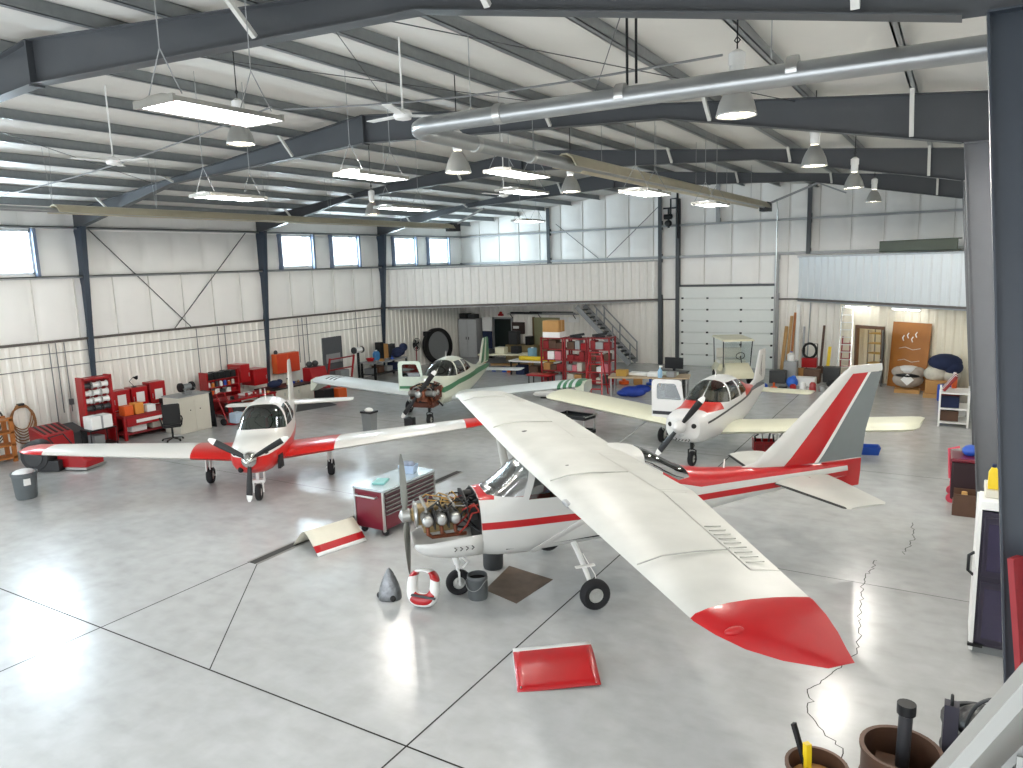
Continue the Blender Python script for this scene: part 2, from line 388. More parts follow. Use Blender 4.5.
# cross bracing rods
M_rod = mat('brace_rod', '#4c4d50', .4, .5)
b = MB(); b.cyl((XL + .12, 13.4, 6.5), (XL + .12, 19.9, 1.85), .014, 6); b.cyl((XL + .14, 19.8, 6.5), (XL + .14, 13.4, 1.85), .014, 6)
b.ell((XL + .13, 16.6, 4.2), (.03,.05,.05), 8, 6)
b = MB(); 
b.cyl((XL + .13, 13.45, 6.5), (XL + .13, 16.75, 3.15), .016, 6); b.cyl((XL + .15, 19.5, 6.5), (XL + .15, 16.1, 3.15), .016, 6)
trim(7, b, M_rod, 'crossed bracing rods on the left wall between two columns')
b = MB(); b.cyl((-17.6, YB - .12, 6.9), (-15.2, YB - .12, Z2), .014, 6); b.cyl((-12.2, YB - .14, 7.4), (-14.9, YB - .14, Z2), .014, 6)
trim(8, b, M_rod, 'crossed bracing rods on the back wall above the left mezzanine')
b = MB()
for (x0, y0, x1, y1) in ((-6, 6.2, -2.4, 13.0), (-6, 13.0, -2.4, 6.2), (-10.5, 6.2, -6, 13.0), (-6, 6.2, -10.5, 13.0), (-15, 6.2, -19, 13.0)):
    b.cyl((x0, y0, roof_z(x0) - .06), (x1, y1, roof_z(x1) - .06), .007, 6)
trim(9, b, M_rod, 'thin diagonal bracing rods under the roof between the first two beams')
# conduits on the ribbed left wall
b = MB()
for z in (2.75, 2.32): b.cyl((XL + .06, 6.0, z), (XL + .06, 27, z), .013, 6)
for yy, z0 in ((12.1, .9), (12.35, .9), (11.9, 0), (17.0, .8), (17.9, 1.0), (18.2, 1.1), (21.8, 1.2), (22.05, .6), (22.3, .6), (25.3, 1.3)):
    b.cyl((XL + .06, yy, z0), (XL + .06, yy, 3.05), .016, 6)
for yy, z in ((12.35, 1.2), (18.2, 1.2)): b.bx(XL + .03, XL + .1, yy - .06, yy + .06, z - .09, z + .09)
trim(10, b, mat('conduit', '#77787a', .4, .5), 'thin conduits running along and down the ribbed left wall')
# overhead door
d1 = MB()
M_od = mat('overhead_door_white', '#e2e6e2', .4, var=.02)
nP = 7
for k in range(nP):
    z0, z1 = k * DZ / nP, (k + 1) * DZ / nP
    d1.prism([(0, z0 + .012), (.035, z0), (.035, z1), (0, z1 - .012), (-.0, z1 - .012)], (DX0 + .02, YB - .13, 0), (0, 1, 0), (0, 0, 1), (DX1 - DX0 - .04, 0, 0))
od = struct(d1.build('door_1', M_od), 'closed white sectional overhead door in the back wall')
for k in range(1, nP):
    for t in (.04, .31, .66, .97):
        x = DX0 + (DX1 - DX0) * t; MB().bx(x - .05, x + .05, YB - .15, YB - .125, k*DZ/nP - .04, k*DZ/nP + .04).build('hinge', M_bmet, od)
tr = MB(); tr.bx(DX0 - .08, DX0 + .02, YB - .2, YB - .05, 0, DZ + .1); tr.bx(DX1 - .02, DX1 + .08, YB - .2, YB - .05, 0, DZ + .1); tr.bx(DX0, DX1, YB - .16, YB - .04, DZ, DZ + .1)
tr.build('door_track', M_steel, od)
# open personnel door under the right mezzanine, daylit store room seen through it
# (built with the diagonal wall in the mezzanine section)
# ================================================================== AIRCRAFT
# body axes: x forward, y to the pilot's left, z up from the floor
def pip(poly, x, z):
    c = False; n = len(poly)
    for i in range(n):
        (x0, z0), (x1, z1) = poly[i], poly[i-1]
        if (z0 > z) != (z1 > z) and x < (x1 - x0) * (z - z0) / (z1 - z0) + x0: c = not c
    return c
def bm_from(mb):
    me = bpy.data.meshes.new('tmp'); me.from_pydata(mb.v, [], mb.f); bm = bmesh.new(); bm.from_mesh(me); bpy.data.meshes.remove(me)
    bmesh.ops.recalc_face_normals(bm, faces=bm.faces); return bm
def cut(bm, poly, ax):
    n = len(poly)
    for i in range(n):
        (a0, b0), (a1, b1) = poly[i], poly[(i+1) % n]
        co_ = [0,0,0]; no = [0,0,0]; co_[ax[0]] = a0; co_[ax[1]] = b0; no[ax[0]] = b1 - b0; no[ax[1]] = -(a1 - a0)
        if abs(no[0]) + abs(no[1]) + abs(no[2]) < 1e-6: continue
        bmesh.ops.bisect_plane(bm, geom=bm.verts[:] + bm.edges[:] + bm.faces[:], dist=1e-5, plane_co=co_, plane_no=no)
def pick(bm, poly, ax, cond=None):
    out = []
    for f in bm.faces:
        c = f.calc_center_median()
        if pip(poly, c[ax[0]], c[ax[1]]) and (cond is None or cond(c)): out.append(f)
    return out
def inset(poly, g):
    A = sum(poly[i-1][0]*p[1] - p[0]*poly[i-1][1] for i, p in enumerate(poly)); s = 1 if A > 0 else -1
    n = len(poly); L = []
    for i in range(n):
        (x0, y0), (x1, y1) = poly[i], poly[(i+1) % n]; l = sqrt((x1-x0)**2 + (y1-y0)**2); nx, ny = -(y1-y0)/l*s, (x1-x0)/l*s
        L.append((x0 + nx*g, y0 + ny*g, x1 - x0, y1 - y0))
    out = []
    for i in range(n):
        x0, y0, dx, dy = L[i-1]; x1, y1, ex, ey = L[i]; D = dx*ey - dy*ex
        t = ((x1-x0)*ey - (y1-y0)*ex) / D; out.append((x0 + dx*t, y0 + dy*t))
    return out
def bm_obj(bm, name, mats, parent, smooth=35):
    me = bpy.data.meshes.new(name); bm.to_mesh(me)
    for m in mats: me.materials.append(m)
    me.polygons.foreach_set('use_smooth', [True]*len(me.polygons)); me.set_sharp_from_angle(angle=radians(smooth))
    o = bpy.data.objects.new(name, me); COL.objects.link(o); o.parent = parent; return o
def take(bm, faces, delete=True):
    b2 = bmesh.new(); vm = {}
    for f in faces:
        vs_ = []
        for v in f.verts:
            if v not in vm: vm[v] = b2.verts.new(v.co)
            vs_.append(vm[v])
        try: nf = b2.faces.new(vs_); nf.material_index = f.material_index
        except ValueError: pass
    if delete:
        bmesh.ops.delete(bm, geom=faces, context='FACES')
    return b2
def panels(bm, name, mats, parent, ax, paints=(), splits=(), windows=(), gap=.012, smooth=35):
    """paints (polygon, material index[, condition]); splits (part, polygon[, condition]); windows (part, polygon, material[, condition])"""
    for p in paints: cut(bm, p[0], ax)
    for p in paints:
        for f in pick(bm, p[0], ax, p[2] if len(p) > 2 else None): f.material_index = p[1]
    extra = []
    for p in splits:
        ins = inset(p[1], gap); cut(bm, p[1], ax); cut(bm, ins, ax); cond = p[2] if len(p) > 2 else None
        inner = pick(bm, ins, ax, cond); extra.append((p[0], take(bm, inner)))
        ring = pick(bm, p[1], ax, cond); bmesh.ops.delete(bm, geom=ring, context='FACES')
    wins = []
    for p in windows:
        cut(bm, p[1], ax); fs = pick(bm, p[1], ax, p[3] if len(p) > 3 else None); b2 = take(bm, fs)
        for f in b2.faces: f.material_index = 0
        wins.append((p[0], b2, p[2]))
    o = bm_obj(bm, name, mats, parent, smooth); bm.free(); kids = []
    for nm, b2 in extra: kids.append(bm_obj(b2, nm, mats, o, smooth)); b2.free()
    for nm, b2, m in wins:
        both = 'side' in nm or 'door' in nm
        for sgn in ((1, -1) if both else (0,)):
            b3 = take(b2, [f for f in b2.faces if sgn == 0 or f.calc_center_median().y * sgn > 0], False)
            if len(b3.faces): kids.append(bm_obj(b3, nm, [m], o, smooth))
            b3.free()
        b2.free()
    return o
def hull(secs, n=36, step=.12):
    """secs: (x, z bottom, z widest, z top, half width, top exponent, bottom exponent), front to back"""
    rings = []
    def interp(i, t, k):
        p = [secs[max(i-1,0)][k], secs[i][k], secs[i+1][k], secs[min(i+2, len(secs)-1)][k]]
        X = [secs[max(i-1,0)][0], secs[i][0], secs[i+1][0], secs[min(i+2, len(secs)-1)][0]]
        h = X[2] - X[1]
        d = (p[2]-p[1]) / h
        m0 = (p[2]-p[0]) / (X[2]-X[0]) if i > 0 else d; m1 = (p[3]-p[1]) / (X[3]-X[1]) if i+2 < len(secs) else d
        dl = (p[1]-p[0]) / (X[1]-X[0]) if i > 0 else d; dr = (p[3]-p[2]) / (X[3]-X[2]) if i+2 < len(secs) else d
        if d*dl <= 0: m0 = 0
        else: m0 = max(min(m0, 3*max(d,dl,key=abs) if d>0 else 0), 3*max(d,dl,key=abs) if d<0 else 0)
        if d*dr <= 0: m1 = 0
        t2, t3 = t*t, t*t*t
        return (2*t3-3*t2+1)*p[1] + (t3-2*t2+t)*h*m0 + (-2*t3+3*t2)*p[2] + (t3-t2)*h*m1
    xs = []
    for i in range(len(secs)-1):
        m = max(1, int(abs(secs[i+1][0] - secs[i][0]) / step))
        for k in range(m): xs.append((i, k/m))
    xs.append((len(secs)-2, 1.))
    for i, t in xs:
        x = secs[i][0] + (secs[i+1][0]-secs[i][0])*t; zb, zm, zt, hw, et, eb = [interp(i, t, k) for k in range(1, 7)]
        r = []
        for k in range(n):
            a = 2*pi*(k+.5)/n; c, s = cos(a), sin(a); e = et if s > 0 else eb
            y = hw * (abs(c) ** (2/e)) * (1 if c > 0 else -1)
            z = zm + ((zt - zm) if s > 0 else (zm - zb)) * (abs(s) ** (2/e)) * (1 if s > 0 else -1)
            r.append(Vector((x, y, z)))
        rings.append(r)
    return MB().loft(rings)
def foil(LE, c, t, nrm=(0,0,1), n=9, cam=.02):
    LE = Vector(LE); nrm = Vector(nrm); up_, lo = [], []
    for i in range(n):
        b = pi * i / (n - 1); x = (1 - cos(b)) / 2
        yt = 5*t*(.2969*sqrt(x) - .126*x - .3516*x*x + .2843*x**3 - .1036*x**4); yc = cam * 4 * x * (1 - x)
        up_.append(LE + Vector((-c*x,0,0)) + nrm*(yc+yt)*c); lo.append(LE + Vector((-c*x,0,0)) + nrm*(yc-yt)*c)
    return up_[::-1] + lo[1:-1]
def wing(stations, side, sub=4):
    """stations: (y, xLE, z, chord, thickness)"""
    rings = []
    for i in range(len(stations)-1):
        a, b = stations[i], stations[i+1]; m = sub if b[0]-a[0] > .5 else 1
        for k in range(m):
            t = k/m; s = [a[j] + (b[j]-a[j])*t for j in range(5)]; rings.append(foil((s[1], s[0]*side, s[2]), s[3], s[4]))
    s = stations[-1]; rings.append(foil((s[1], s[0]*side, s[2]), s[3], s[4]))
    return MB().loft(rings)
def mir(poly, side): return [(x, y*side) for x, y in poly]
M_tyre = mat('tyre_rubber', '#17171a', .75, var=.15, scale=25)
M_rim = mat('wheel_rim', '#c6c6c2', .35, .5)
def tyre(c, r, w, parent, fork=None):
    c = Vector(c)
    MB().lathe([(r*.46,-w*.32),(r*.58,-w*.46),(r*.82,-w*.5),(r*.95,-w*.36),(r,-w*.15),(r,w*.15),(r*.95,w*.36),(r*.82,w*.5),(r*.58,w*.46),(r*.46,w*.32)], 28, c, (0,1,0), caps=False).build('tire', M_tyre, parent)
    MB().lathe([(r*.06,-w*.42),(r*.2,-w*.42),(r*.24,-w*.24),(r*.4,-w*.2),(r*.47,-w*.36),(r*.49,-w*.3),(r*.49,w*.3),(r*.47,w*.36),(r*.4,w*.2),(r*.24,w*.24),(r*.2,w*.42),(r*.06,w*.42)], 20, c, (0,1,0)).build('wheel_rim', M_rim, parent)
def propeller(parent, x, z, R, angles, m, tipm, hub=.09, name='propeller', wid=.075, spin=None, twist=.5):
    b = MB().lathe([(hub*.5,-.1),(hub,-.06),(hub,.05),(hub*.6,.08),(.02,.1)], 20, (x,0,z), (1,0,0))
    h = b.build(name, M_alu, parent)
    for a in angles:
        d = Vector((0, cos(a), sin(a))); e = Vector((0, -sin(a), cos(a))); rings = []; 
        for k in range(13):
            t = k/12; r = R*(.06 + .94*t); w = wid*(.5 + 1.1*t - .75*t*t) if t < .9 else wid*(.84 - 2.2*(t-.9)*2.2); w = max(w, .012)
            if t < .12: w = wid*.42
            th = .030*(1-t) + .006; tw = twist*(1 - .75*t) 
            u = (e*cos(tw) + Vector((1,0,0))*sin(tw)); v = (Vector((1,0,0))*cos(tw) - e*sin(tw))
            rings.append([Vector((x,0,z)) + d*r + u*w*cos(2*pi*q/12) + v*th*sin(2*pi*q/12) for q in range(12)])
        bl = MB(); nr = len(rings)
        bl.loft(rings[:-2], mi=0); bl.loft(rings[-3:], mi=1)
        bl.build('blade', [m, tipm], h)
    if spin: MB().lathe([(spin[0],-.05),(spin[0],.0),(spin[0]*.94,.1),(spin[0]*.72,spin[1]*.62),(spin[0]*.4,spin[1]*.88),(.01,spin[1])], 24, (x,0,z), (1,0,0)).build('spinner', spin[2], h)
    return h
M_orange_eng = mat('tan_engine_case', '#8f7a52', .5, .3, var=.35, scale=25)
M_enggrey = mat('engine_alloy', '#8d8c88', .45, .6, var=.2, scale=20)
M_engdark = mat('engine_baffle_black', '#1b1a1a', .6, var=.3, scale=20)
M_copper = mat('rusty_exhaust', '#6f3d26', .55, .5, var=.35, scale=15)
M_hose = mat('red_hose', '#8c2418', .55)
def engine(parent, x0, x1, z, six, case_m):
    """horizontally opposed engine between the firewall x0 and the prop flange x1"""
    b = MB(); L = x1 - x0; b.bx(x0+.22, x1-.08, -.13, .13, z-.14, z+.12); b.bx(x0+.12, x0+.22, -.1, .1, z-.1, z+.1)
    b.lathe([(.14,0),(.1,.07),(.06,.1)], 16, (x1-.09,0,z), (1,0,0)); b.bx(x0+.3, x1-.16, -.17, .17, z-.26, z-.14)
    e = b.build('engine', case_m, parent, bevel=.012)
    n = 3 if six else 2; p = (L - .36) / n
    for s in (1, -1):
        for k in range(n):
            xc = x0 + .26 + p*(k+.5); c = MB()
            for q in range(8): c.lathe([(p*.42,0),(p*.42,.014)], 16, (xc, s*(.15+.028*q), z), (0,s,0))
            c.lathe([(p*.34,0),(p*.34,.26)], 16, (xc, s*.12, z), (0,s,0))
            c.build('cylinder', M_enggrey, e)
            c = MB(); c.lathe([(p*.36,0),(p*.4,.02),(p*.4,.05),(p*.3,.075),(.01,.085)], 16, (xc, s*.375, z), (0,s,0)); c.build('valve_cover', M_alu if s > 0 else M_enggrey, e)
            c = MB(); c.tube([(xc, s*.3, z-.12), (xc, s*.33, z-.22), (xc-.06, s*.3, z-.28), (x0+.2, s*.27, z-.3)], .03, 8); c.build('exhaust_pipe', M_copper, e)
            c = MB(); c.tube([(xc, s*.05, z+.13), (xc+.03, s*.16, z+.2), (xc, s*.27, z+.17), (xc, s*.32, z+.1)], .022, 8); c.build('intake_pipe', M_enggrey, e)
            c = MB(); c.tube([(x0+.2, s*.08, z+.1), (xc-.05, s*.14, z+.24), (xc, s*.28, z+.14)], .01, 6); c.build('ignition_lead', mat('ochre_lead', '#a8813a', .5), e)
    c = MB()
    for s in (1, -1):
        for dz in (.22, -.28): c.tube([(x0+.0, s*.36, z+dz), (x0+.24, s*.14, z + (.08 if dz > 0 else -.12))], .014, 8)
    c.tube([(x0, .36, z-.28), (x0+.2, -.14, z-.1)], .012, 8)
    c.build('engine_mount', M_bmet, e)
    c = MB(); c.prism([(-.44, z-.04), (.44, z-.04), (.4, z+.2), (.15, z+.27), (-.15, z+.27), (-.4, z+.2)], (x0+.17, 0, 0), (0,1,0), (0,0,1), (.012,0,0)); c.build('rear_baffle', M_engdark, e)
    c = MB(); c.bx(x0+.02, x0+.12, -.3, -.08, z-.02, z+.14); c.bx(x0+.02, x0+.13, .1, .32, z-.1, z+.1); c.cyl((x0+.05,0,z+.22),(x0+.16,0,z+.22),.06,14); c.build('accessory', M_engdark, e)
    for (ya, za, yb, zb, m) in ((.38,.15,.2,-.2,M_hose),(-.35,.1,-.2,.2,M_black),(.2,.26,.4,-.05,M_black),(.05,-.3,.35,-.15,M_black),(.41,.05,.3,-.3,M_hose)):
        MB().tube([(x0+.01, ya, z+za), (x0+.12, ya*1.05, z+za*.9), (x0+.2, (ya+yb)/2*1.15, z+(za+zb)/2), (x0+.34, yb, z+zb)], .014, 8).build('hose', m, e)
    R_ = random.Random(3)
    for k in range(16):
        xx = R_.uniform(x0+.15, x1-.2); yy = R_.uniform(-.1, .36); pts_ = [(xx, yy, z + R_.uniform(.08,.24)), (xx - R_.uniform(.05,.2), yy + R_.uniform(-.12,.12), z + R_.uniform(.14,.28)), (xx - R_.uniform(.15,.35), yy + R_.uniform(-.15,.15), z + R_.uniform(-.1,.2))]
        MB().tube(pts_, R_.uniform(.006,.018), 6).build('hose', R_.choice([M_black, M_engdark, M_bmet, M_hose, M_engdark, M_enggrey]), e)
    for k in range(n - 1):
        for s in (1, -1):
            xb = x0 + .26 + p*(k+1); MB().bx(xb-.012, xb+.012, min(.13*s,.4*s), max(.13*s,.4*s), z-.14, z+.14).build('cylinder_baffle', M_engdark, e)
    return e
def seats(parent, x, y, z, m):
    for s in (1, -1):
        b = MB(); b.box((x, s*y, z), (.42,.42,.12)); b.box((x-.24, s*y, z+.3), (.1,.42,.55), Matrix.Rotation(-.15,3,'Y')); b.box((x-.3, s*y, z+.62), (.08,.22,.14))
        b.build('seat', m, parent, bevel=.03)

# ------------------------------------------------------------------ 1. high-wing plane in the foreground
C_w = mat('aged_white_aircraft_paint', '#c9c9c5', .34, var=.06, scale=2.2, coat=.2)
C_w2 = mat('weathered_wing_white', '#b9b9b3', .42, var=.16, scale=2.2, bump=.05, bscale=6)
C_r = mat('bright_red_aircraft_paint', '#ae0711', .3, var=.08, scale=2, coat=.25)
C_g = mat('grey_rudder_paint', '#6f7678', .4, var=.06)
C_glass = glass('hazy_windscreen', '#dde2e3', .34, .16)
C_side = glass('cabin_window', '#a9b3b4', .12)
C_dark = glass('dark_rear_window', '#46574f', .22)
A1 = thing('airplane', 'white high-wing airplane with red stripes, red wingtip and exposed engine, nearest the camera', 'airplane', (-6.12, 8.98, 0), radians(-135.1), 'parked light airplanes')
A1.rotation_euler.y = radians(1.2)
secs = [(0.0,.68,1.2,1.64,.50,3.2,2.8), (-.25,.64,1.22,1.68,.53,3.2,3.0), (-.72,.62,1.27,2.02,.55,3.6,3.2), (-.95,.64,1.25,2.06,.55,4,3.2), (-2.3,.68,1.25,2.06,.54,4,3.0), (-2.75,.72,1.25,1.98,.50,3,2.8), (-3.45,.80,1.22,1.60,.40,2.4,2.6), (-4.6,.93,1.2,1.44,.27,2.2,2.4), (-5.8,1.02,1.18,1.34,.14,2.2,2.2), (-6.55,1.05,1.16,1.27,.05,2,2)]
def Cst(x, lo): return (1.0 if lo else 1.1) + (-x)*.012 + (0 if lo else -x*.004)
stripe = [(-.005, 1.16), (-6.6, 1.06), (-6.6, 1.16), (-.005, 1.27)]
deck = [(-2.9, 1.53), (-3.0, 2.2), (-6.7, 2.2), (-6.7, 1.24), (-3.6, 1.33)]
fus = panels(bm_from(hull(secs)), 'fuselage', [C_w, C_r], A1, (0, 2),
    paints=[([(-.005, 1.58), (-.005, 1.8), (-.3, 1.8), (-.22, 1.58)], 1), (stripe, 1), (deck, 1)],
    windows=[('windshield', [(-.14,1.63),(.06,1.8),(-.6,2.3),(-.80,2.02),(-.64,1.6)], C_glass), ('door_window', [(-.72,1.55),(-.88,1.94),(-1.66,1.94),(-1.7,1.52)], C_side),
             ('rear_side_window', [(-1.82,1.52),(-1.80,1.92),(-2.38,1.88),(-2.6,1.58)], C_dark), ('rear_window', [(-2.62,1.86),(-2.7,2.2),(-3.42,2.2),(-3.42,1.5),(-3.2,1.5)], C_dark, lambda c: c.x < -2.62)])
ds = MB()
for s in (1, -1):
    for (xa, za, xb, zb) in ((-.66,.72,-.66,1.47),(-1.74,.72,-1.74,1.95),(-.66,.72,-1.74,.72)): pass
b = MB(); b.bx(-1.9,-.35,-.47,.47,.8,.82); b.bx(-.42,-.34,-.46,.46,1.2,1.5); b.build('instrument_panel', M_bmet, fus)
seats(fus, -1.15, .25, 1.05, mat('dark_grey_seat', '#3b3c40', .8))
MB().tube([(-.45,.25,1.38),(-.6,.25,1.36),(-.62,.25,1.36)], .012, 6).build('control_column', M_bmet, fus)
engine(A1, 0, .97, 1.37, True, M_orange_eng)
# firewall rim and lower cowl left on
b = MB(); b.prism([(p[1], p[2]) for p in [(0, .50*(abs(cos(t))**(2/3.2))*(1 if cos(t)>0 else -1), 1.2+(.43 if sin(t)>0 else .5)*(abs(sin(t))**(2/3))*(1 if sin(t)>0 else -1)) for t in [2*pi*k/32 for k in range(32)]]], (.0,0,0), (0,1,0), (0,0,1), (.012,0,0)); b.build('firewall', M_engdark, A1)
rings = []
for x, zb, zt, hw in ((-.01,.68,1.1,.50),(.2,.68,1.09,.49),(.5,.69,1.06,.47),(.75,.74,1.03,.42),(.9,.82,1.01,.34),(.97,.9,1.0,.28)):
    r = []
    for k in range(17):
        a = pi + pi*k/16; r.append(Vector((x, hw*(abs(cos(a))**.66)*(1 if cos(a)>0 else -1), zt + (zt-zb)*(abs(sin(a))**.7)*-1)))
    rings.append(r)
b = MB().loft(rings, caps=False, ring_closed=False)
lc = b.build('lower_cowl', C_w, A1); sm = lc.modifiers.new('shell', 'SOLIDIFY'); sm.thickness = .012
b = MB()
for k in range(4):
    xx = .42 - .085*k
    for p in ((.02,.06),): b.tube([(xx, .492, .95), (xx-.035, .492, .92), (xx, .488, .89)], .007, 6)
b.build('cowl_louvre', M_bmet, lc)
propeller(A1, 1.05, 1.37, .95, [radians(88), radians(268)], mat('grey_prop_paint', '#77776f', .35, .3), mat('grey_prop_paint2', '#6a6a64', .35, .3), hub=.1, twist=1.05, wid=.085)
MB().lathe([(.19,0),(.2,.02),(.19,.05),(.09,.06)], 24, (.88,0,1.37), (1,0,0)).build('ring_gear', M_alu, A1)
st = [(0,-.68,2.04,1.62,.12),(2.6,-.68,2.10,1.62,.12),(5.55,-.72,2.13,1.1,.105),(5.6,-.73,2.12,1.1,.105),(5.77,-.83,2.07,1.0,.10),(5.93,-1.0,2.0,.82,.085),(6.06,-1.24,1.93,.56,.06),(6.17,-1.55,1.87,.24,.04)]
for side, zoff in ((1, -.02), (-1, -.04)):
    s2 = [(y, x, z + zoff*y/5.2, c, t) for y, x, z, c, t in st]
    fl_ = mir([(-1.82,.55),(-2.45,.55),(-2.45,2.6),(-1.82,2.6)], side); ai = mir([(-1.84,2.68),(-2.45,2.68),(-2.1,5.02),(-1.6,5.02)], side)
    w = panels(bm_from(wing(s2, side, 6)), 'wing', [C_w2, C_r], A1, (0, 1), paints=[(mir([(0,5.56),(-3,5.56),(-3,6.4),(0,6.4)], side), 1)], splits=[('flap', fl_), ('aileron', ai)])
    w['label'] = 'pilot\'s left wing with red tip' if side > 0 else 'pilot\'s right wing'
    # corrugation beads on the aileron, fuel cap, stall strip, tip light
    b = MB()
    for k in range(9):
        y = 3.9 + k*.12; xa = -1.84 + (y-2.68)*.1; b.cyl((xa-.03, y*side, 2.135+.03), (xa-.22, y*side, 2.13+.012), .007, 6)
    b.build('aileron_bead', C_w2, w)
    b = MB(); b.lathe([(.06,0),(.06,.012),(.02,.02)], 14, (-1.15, 1.15*side, 2.165), (0,0,1)); b.build('fuel_cap', M_bmet, w)
    b = MB(); b.tube([(-.72, 1.7*side, 2.17), (-.95, 1.72*side, 2.222), (-1.3, 1.73*side, 2.22), (-1.8, 1.72*side, 2.16)], .012, 6); b.build('wing_fence', C_w2, w)
    b = MB(); b.tube([(-.7, 4.55*side, 2.18+zoff*.85), (-.95, 4.56*side, 2.235+zoff*.85), (-1.3, 4.57*side, 2.228+zoff*.85), (-1.62, 4.57*side, 2.2+zoff*.85)], .008, 6); b.build('rib_seam', mat('seam_grey', '#a9a9a4', .5), w)
    b = MB(); b.ell((-.98, 5.8*side, 2.09+zoff), (.09,.04,.035), 12, 8); b.build('wingtip_light', C_r, w)
    if side > 0:
        b = MB(); b.bx(-.80,-.665, 2.35, 2.55, 2.065, 2.125); b.build('landing_light', M_girt, w, bevel=.02)
    b = MB(); r = []
    for k in range(5):
        t = k/4; p = Vector((-.78, .50, .74)).lerp(Vector((-1.0, 2.65, 2.0)), t); r.append([p + Vector((.075*cos(a), 0, .025*sin(a))) for a in [2*pi*q/12 for q in range(12)]])
    b.loft([[Vector((p.x, p.y*side, p.z)) for p in rr] for rr in r]); b.build('wing_strut', C_w, A1)
    # main gear
    b = MB(); r = []
    for t, wd in ((0,.09),(.3,.085),(.7,.07),(1,.05)):
        p = Vector((-1.42, .42, .74)).lerp(Vector((-1.47, 1.08, .24)), t) + Vector((0,0,.05*sin(pi*t))); r.append([p + Vector((wd*.55*cos(a), 0, .022*sin(a))) for a in [2*pi*q/10 for q in range(10)]])
    b.loft([[Vector((p.x, p.y*side, p.z)) for p in rr] for rr in r]); b.cyl((-1.47, 1.02*side, .215), (-1.47, 1.2*side, .215), .022, 10)
    b.box((-1.45, .83*side, .52), (.3,.06,.02)); b.tube([(-1.5,.6*side,.62),(-1.56,.95*side,.42),(-1.55,1.08*side,.26)], .008, 6)
    g = b.build('main_gear', M_white, A1); tyre((-1.47, 1.17*side, .225), .225, .17, g)
b = MB(); b.cyl((.38,0,.74),(.33,0,.5),.045,12); b.cyl((.33,0,.5),(.32,0,.4),.03,12)
for s in (1,-1): b.tube([(.33,0,.43),(.32,.105*s,.4),(.32,.105*s,.2)], .018, 8)
b.cyl((.32,-.12,.2),(.32,.12,.2),.014,8); b.tube([(.28,0,.62),(.16,0,.5),(.24,0,.42)], .016, 8)
g = b.build('nose_gear', M_white, A1); tyre((.32,0,.2), .2, .14, g)
# tail
fin = MB().loft([foil((-4.1,0,1.36), 2.75, .025, (0,1,0), cam=0), foil((-4.78,0,1.5), 2.1, .055, (0,1,0), cam=0), foil((-5.22,0,1.85), 1.71, .07, (0,1,0), cam=0), foil((-6.46,0,2.88), .78, .09, (0,1,0), cam=0), foil((-6.6,0,2.97), .62, .06, (0,1,0), cam=0)])
fz = lambda z: -6.42 - (z-1.27)*.155
rud = [(-5.94,1.3),(-7.4,1.3),(-7.4,2.84),(-6.99,2.84)]
fo = panels(bm_from(fin), 'tail_fin', [C_w, C_r, C_g, M_white], A1, (0, 2), paints=[([(-5.24,1.3),(-5.86,1.3),(-6.93,2.84),(-6.62,2.84)], 1), ([(-5.86,1.3),(-5.94,1.3),(-6.99,2.84),(-6.93,2.84)], 3), ([(-5.94,1.3),(-7.4,1.3),(-7.4,2.84),(-6.99,2.84)], 2)], splits=[('rudder', rud)], gap=.008)
b = MB().loft([foil((-6.05,0,1.34), .8, .08, (0,1,0), cam=0), foil((-6.2,0,1.12), .64, .09, (0,1,0), cam=0), foil((-6.35,0,.86), .46, .1, (0,1,0), cam=0)]); b.build('lower_rudder', C_r, A1)
for side in (1, -1):
    b = wing([(0,-4.98,1.16,1.12,.08),(.5,-5.03,1.16,1.05,.08),(1.62,-5.22,1.16,.75,.07),(1.7,-5.3,1.16,.6,.05)], side, 3)
    so = panels(bm_from(b), 'tailplane', [C_w2, M_bmet], A1, (0, 1), paints=[(mir([(-4.8,.1),(-5.0,.1),(-5.27,1.66),(-5.1,1.66)], side), 1)], splits=[('elevator', mir([(-5.62,.1),(-6.3,.1),(-6.1,1.5),(-5.62,1.5)], side))])
MB().tube([(-4.2,0,1.42),(-4.22,0,1.62)], .01, 6).build('antenna', M_white, A1)

# ------------------------------------------------------------------ 2. low-wing red and white plane at left
B_w = mat('cream_white_paint', '#d9d7d1', .3, var=.04, scale=2, coat=.3)
B_r = mat('orange_red_paint', '#c41a15', .3, var=.07, scale=2, coat=.25)
B_gl = glass('green_windscreen', '#6d9a8e', .16)
A2 = thing('airplane', 'red and white low-wing airplane with chrome spinner and black three-blade propeller, parked at left', 'airplane', (-13.04, 10.63, 0), radians(-50.5), 'parked light airplanes')
secs = [(.62,.86,1.1,1.3,.20,2.2,2.2), (.52,.78,1.1,1.36,.36,2.4,2.3), (.2,.68,1.1,1.42,.48,2.6,2.5), (-.45,.6,1.1,1.48,.55,2.8,2.6), (-1.0,.56,1.12,1.86,.56,2.8,2.8), (-1.4,.55,1.14,1.98,.57,2.8,2.9), (-2.0,.56,1.14,1.98,.56,2.8,2.8), (-2.9,.64,1.14,1.74,.48,2.5,2.6), (-3.8,.78,1.14,1.48,.34,2.3,2.4), (-5.0,.98,1.16,1.34,.18,2.2,2.2), (-6.1,1.08,1.17,1.26,.05,2,2)]
low = [(.7,.3),(.7,1.13),(.3,1.17),(-1.2,1.1),(-3.2,1.16),(-6.3,1.2),(-6.3,.3)]
